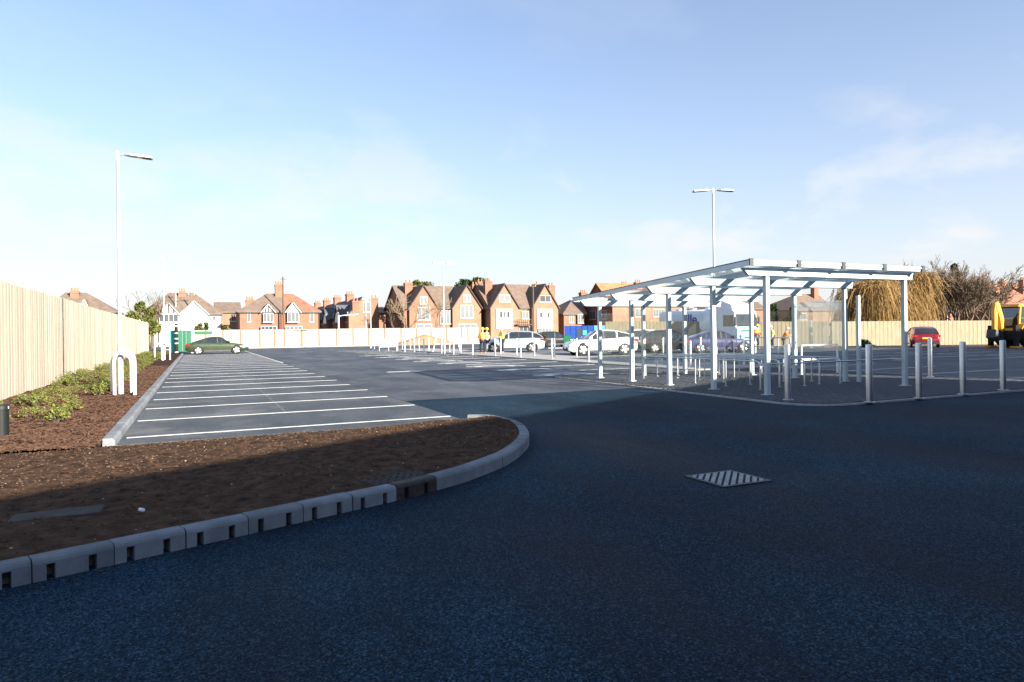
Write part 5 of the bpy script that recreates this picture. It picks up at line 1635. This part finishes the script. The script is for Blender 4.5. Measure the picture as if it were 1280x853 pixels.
# green container and teal panel at the end of the timber fence
gp = at_y(231, 430, 66)
gc = thing('site_container', (gp.x, 66, 0), 'green steel site container end behind the green saloon', 'container')
MB().box(-.6, .5, 0, 2.2, .12, 2.0).build('body', 'green_paint', gc)
for k in range(2):
    d0 = MB().box(-.57 + k * .53, -.06 + k * .53, -.04, -.002, .2, 1.92).build('door', 'green_paint', gc)
    MB().tube([(-.2 + k * .3, -.06, .2), (-.2 + k * .3, -.06, 1.9)], .018, 6).build('lock_bar', 'steel_dull', d0)
MB().box(.51, .75, -.05, .10, .0, 2.4).build('corner_post', 'window_white', gc)
MB().box(.752, 2.2, .0, .12, 1.62, 1.9).build('side_beam', 'green_paint', gc)
tp = at_y(216.5, 430, 65)
tl = thing('teal_panel', (tp.x, 65, 0), 'turquoise sheet panel wedged at the end of the timber fence', 'panel')
MB().box(-.28, .28, 0, .06, .1, 2.0).build('sheet', 'teal_paint', tl)
MB().box(-.28, .28, -.02, -.002, .95, 1.05).build('batten', 'teal_paint', tl)
bp = at_y(220.5, 430, 64.3)
bb = thing('striped_post', (bp.x, 64.3, 0), 'dark post banded with white beside the turquoise panel', 'post')
MB().tube([(0, 0, 0), (0, 0, 2.55)], .14, 10).build('post', 'black', bb, smooth=40)
for z in (.1, .85, 1.25, 1.7, 2.3):
    MB().lathe([(.145, z), (.145, z + .09)], 10).build('band', 'white_paint', bb)

# telegraph poles and street light beyond the hoarding
def pole(px, d, top, label, arm=False, cat='pole', name='telegraph_pole', mat='bark'):
    b = at_d(px, 420, d); b.z = 0; H = at_d(px, top, d).z
    root = thing(name, b, label, cat)
    MB().tube([(0, 0, -.1), (0, 0, H)], [.14, .09], 8).build('shaft', mat, root, smooth=40)
    if arm:
        MB().tube([(0, 0, H - .1), (.5, -.2, H + .05), (1.9, -.8, H + .15)], .05, 6).build('arm', mat, root)
        MB().bar((1.8, -.75, H + .12), (2.5, -1.05, H + .2), .16, .12).build('lamp_head', mat, root)
    else:
        MB().box(-.45, .45, -.05, .05, H - .4, H - .3).build('crossarm', mat, root)
        for x in (-.38, .38):
            MB().tube([(x, 0, H - .3), (x, 0, H - .15)], .03, 6).build('insulator', 'white_paint', root)
    return root
pole(354.5, 98, 346, 'tall dark telegraph pole in front of the half red roof')
pole(220, 100, 362, 'pale telegraph pole in front of the white house', mat='steel_dull')
pole(240, 100, 366, 'weathered telegraph pole left of the clipped green bush', mat='hoarding_post')
pole(457.5, 94, 371, 'thin pole rising in front of the sunlit gable end', mat='steel_dull')
pole(667, 90, 355, 'slender dark pole before the balcony of the pale villa pair')
pole(423.5, 92, 395, 'white street light with an arm before the dark terrace side', True, 'street light', 'street_light', 'white_paint')
pole(1001, 66, 376, 'thin grey pole before the conifers behind the fence', mat='steel_dull') if False else None

# ================================================================ PEOPLE
def skin_mesh(name, joints, edges, radii, mat, parent, sub=1, root_i=0):
    me = bpy.data.meshes.new(name); me.from_pydata(joints, edges, []); me.update()
    o = bpy.data.objects.new(name, me); C.objects.link(o); o.parent = parent
    bm = bmesh.new(); bm.from_mesh(me); lay = bm.verts.layers.skin.verify()
    for i, v in enumerate(bm.verts):
        r = radii[i]; v[lay].radius = r if isinstance(r, tuple) else (r, r); v[lay].use_root = (i == root_i)
    bm.to_mesh(me); bm.free()
    sk = o.modifiers.new('skin', 'SKIN'); sk.use_smooth_shade = True
    ss = o.modifiers.new('sub', 'SUBSURF'); ss.levels = sub; ss.render_levels = sub
    dg = bpy.context.evaluated_depsgraph_get(); ev = o.evaluated_get(dg)
    m2 = bpy.data.meshes.new_from_object(ev); o.modifiers.clear(); o.data = m2
    m2.materials.clear(); m2.materials.append(MATS[mat])
    return o
def person(loc, rz, label, jacket, helmet, arms='down', stoop=0.0, scale=1.0):
    root = thing('person', loc, label, 'person', 'workers in hi-vis clothing', rz); root.scale = (scale,) * 3
    # faces -Y
    J = {'pel': (0, 0, .95), 'wst': (0, -.02 * stoop, 1.08), 'chs': (0, -.25 * stoop, 1.30), 'nk': (0, -.36 * stoop, 1.48), 'hd0': (0, -.40 * stoop - .01, 1.56), 'hd': (0, -.43 * stoop - .02, 1.66), 'hd2': (0, -.44 * stoop, 1.74)}
    for s_, n in ((-1, 'l'), (1, 'r')):
        J['hip' + n] = (s_ * .10, 0, .90); J['kn' + n] = (s_ * .13, -.03, .50); J['an' + n] = (s_ * .14, .02, .09); J['toe' + n] = (s_ * .16, -.15, .04)
        J['sh' + n] = (s_ * .19, -.27 * stoop, 1.40)
        if arms == 'down' or (arms == 'one' and s_ > 0):
            J['el' + n] = (s_ * .25, .02 - .3 * stoop, 1.12); J['wr' + n] = (s_ * .25, -.10 - .35 * stoop, .88)
            fdir = Vector((0, -.25, -.95))
        else:
            J['el' + n] = (s_ * .27, -.06 - .3 * stoop, 1.13); J['wr' + n] = (s_ * .15, -.30 - .3 * stoop, 1.14)
            fdir = Vector((-s_ * .5, -.8, 0.1))
        wv = Vector(J['wr' + n]); fd = fdir.normalized()
        J['pm' + n] = tuple(wv + fd * .08)
        side = Vector((0, 1, 0)).cross(fd) if abs(fd.y) < .9 else Vector((1, 0, 0))
        side = fd.cross(Vector((s_, 0, 0))); side = side.normalized() if side.length > .1 else Vector((0, 1, 0))
        for k, (o_, l_) in enumerate(((-.033, .062), (-.011, .078), (.011, .082), (.033, .074))):
            b_ = wv + fd * .10 + side * o_; t_ = b_ + fd * l_ + Vector((-s_ * .02, 0, 0))
            J['f%da%s' % (k, n)] = tuple(b_); J['f%db%s' % (k, n)] = tuple(t_)
        J['tha' + n] = tuple(wv + fd * .04 - side * .04); J['thb' + n] = tuple(wv + fd * .08 - side * .07)
    R = {'pel': .13, 'wst': (.14, .11), 'chs': (.17, .12), 'nk': .055, 'hd0': .065, 'hd': (.085, .10), 'hd2': .08}
    for n in 'lr':
        R.update({'hip' + n: .09, 'kn' + n: .062, 'an' + n: .045, 'toe' + n: .04, 'sh' + n: .075, 'el' + n: .05, 'wr' + n: .032, 'pm' + n: (.022, .04), 'tha' + n: .012, 'thb' + n: .009})
        for k in range(4): R['f%da%s' % (k, n)] = .010; R['f%db%s' % (k, n)] = .008
    E_ = [('pel', 'wst'), ('wst', 'chs'), ('chs', 'nk'), ('nk', 'hd0'), ('hd0', 'hd'), ('hd', 'hd2')]
    for n in 'lr':
        E_ += [('pel', 'hip' + n), ('hip' + n, 'kn' + n), ('kn' + n, 'an' + n), ('an' + n, 'toe' + n), ('chs', 'sh' + n), ('sh' + n, 'el' + n), ('el' + n, 'wr' + n), ('wr' + n, 'pm' + n), ('wr' + n, 'tha' + n), ('tha' + n, 'thb' + n)]
        for k in range(4): E_ += [('pm' + n, 'f%da%s' % (k, n)), ('f%da%s' % (k, n), 'f%db%s' % (k, n))]
    def make(name, keys, edges, mat, grow_=0.0, sub=1):
        idx = {k: i for i, k in enumerate(keys)}
        rr = []
        for k in keys:
            r = R[k]; rr.append(tuple(q + grow_ for q in r) if isinstance(r, tuple) else r + grow_)
        return skin_mesh(name, [J[k] for k in keys], [(idx[a], idx[b]) for a, b in edges if a in idx and b in idx], rr, mat, root, sub)
    make('body', list(J), E_, 'skin')
    make('trousers', ['pel'] + [k + n for n in 'lr' for k in ('hip', 'kn', 'an')], E_, 'trousers', .028)
    J2 = dict(J)
    make('jacket', ['wst', 'pel', 'chs'] + [k + n for n in 'lr' for k in ('sh', 'el', 'wr')], E_, jacket, .034)
    for n in 'lr':
        a, t = Vector(J['an' + n]), Vector(J['toe' + n])
        skin_mesh('boot', [(a.x, a.y, a.z + .06), (a.x, a.y, .055), (t.x, t.y, .05)], [(0, 1), (1, 2)], [.062, .06, .052], 'boots', root, 1)
    hx_, hy_, hz_ = J['hd']
    M = Matrix.Translation((hx_, hy_, hz_ + .035))
    hl_ = MB().lathe([(.150, .0), (.150, .012), (.128, .018), (.125, .06), (.105, .11), (.06, .145), (.01, .155)], 16, M).build('helmet', helmet, root, smooth=50)
    MB().add([M @ Vector(p) for p in ((-.10, -.10, .0), (.10, -.10, .0), (.07, -.205, -.008), (-.07, -.205, -.008), (-.10, -.10, .014), (.10, -.10, .014), (.07, -.205, .004), (-.07, -.205, .004))],
             ((0, 1, 2, 3), (4, 5, 6, 7), (0, 1, 5, 4), (1, 2, 6, 5), (2, 3, 7, 6), (3, 0, 4, 7))).build('helmet_peak', helmet, hl_)
    # face: nose, ears, eyes, mouth
    MB().prism([(hy_ - .098, hz_ - .03), (hy_ - .13, hz_ - .035), (hy_ - .10, hz_ + .012)], 'x', -.014, .014).build('nose', 'skin', root)
    for s_ in (-1, 1):
        MB().lathe([(.010, -.006), (.026, 0), (.010, .006)], 8, Matrix.Translation((s_ * .088, hy_ + .005, hz_ - .01)) @ Matrix.Rotation(rad(90), 4, 'Y')).build('ear', 'skin', root)
        MB().box(s_ * .032 - .012, s_ * .032 + .012, hy_ - .104, hy_ - .092, hz_ + .004, hz_ + .014).build('eye', 'black', root)
    MB().box(-.022, .022, hy_ - .104, hy_ - .09, hz_ - .062, hz_ - .054).build('mouth', 'trousers', root)
    # reflective bands
    for z, w, d_ in ((1.10, .186, .156), (1.24, .200, .160)):
        sh_ = -.25 * stoop * (z - .95) / .35
        MB().lathe([(1, z), (1, z + .05)], 20, Matrix.Translation((0, sh_, 0)) @ Matrix.Diagonal((w, d_, 1, 1))).build('reflective_band', 'reflective', root)
    return root
g = ground(603.5, 442.5); person((g.x, g.y, .0), rad(-24.7 + 200), 'worker in orange hi-vis jacket, dark trousers and yellow helmet, back turned', 'hivis_orange', 'helmet_yellow', 'fwd')
g = ground(609, 441.5); person((g.x + .1, g.y + .3, .0), rad(-24.7 + 30), 'worker in pale yellow jacket and yellow helmet beside the orange jacketed worker', 'hivis_pale', 'helmet_yellow', 'one')
g = ground(627.5, 441.5); person((g.x, g.y, .0), rad(-24.7 - 60), 'worker in lime hi-vis jacket and white helmet before the silver estate car', 'hivis_yellow', 'helmet_white', 'fwd')
p = at_d(945.5, 420, 50); person((p.x, p.y, .0), rad(-24.7 + 20), 'worker in orange hi-vis standing beside the lorry cab', 'hivis_orange', 'helmet_yellow', 'fwd', .25)
p = at_d(965, 420, 52); person((p.x, p.y, .0), rad(-24.7 - 80), 'worker in pale yellow jacket behind the white railing', 'hivis_pale', 'helmet_white', 'one', .2, .95)
p = at_d(979, 420, 50); person((p.x, p.y, .0), rad(-24.7 + 70), 'stooping worker in orange hi-vis behind the white railing', 'hivis_orange', 'helmet_white', 'fwd', .8, .86)
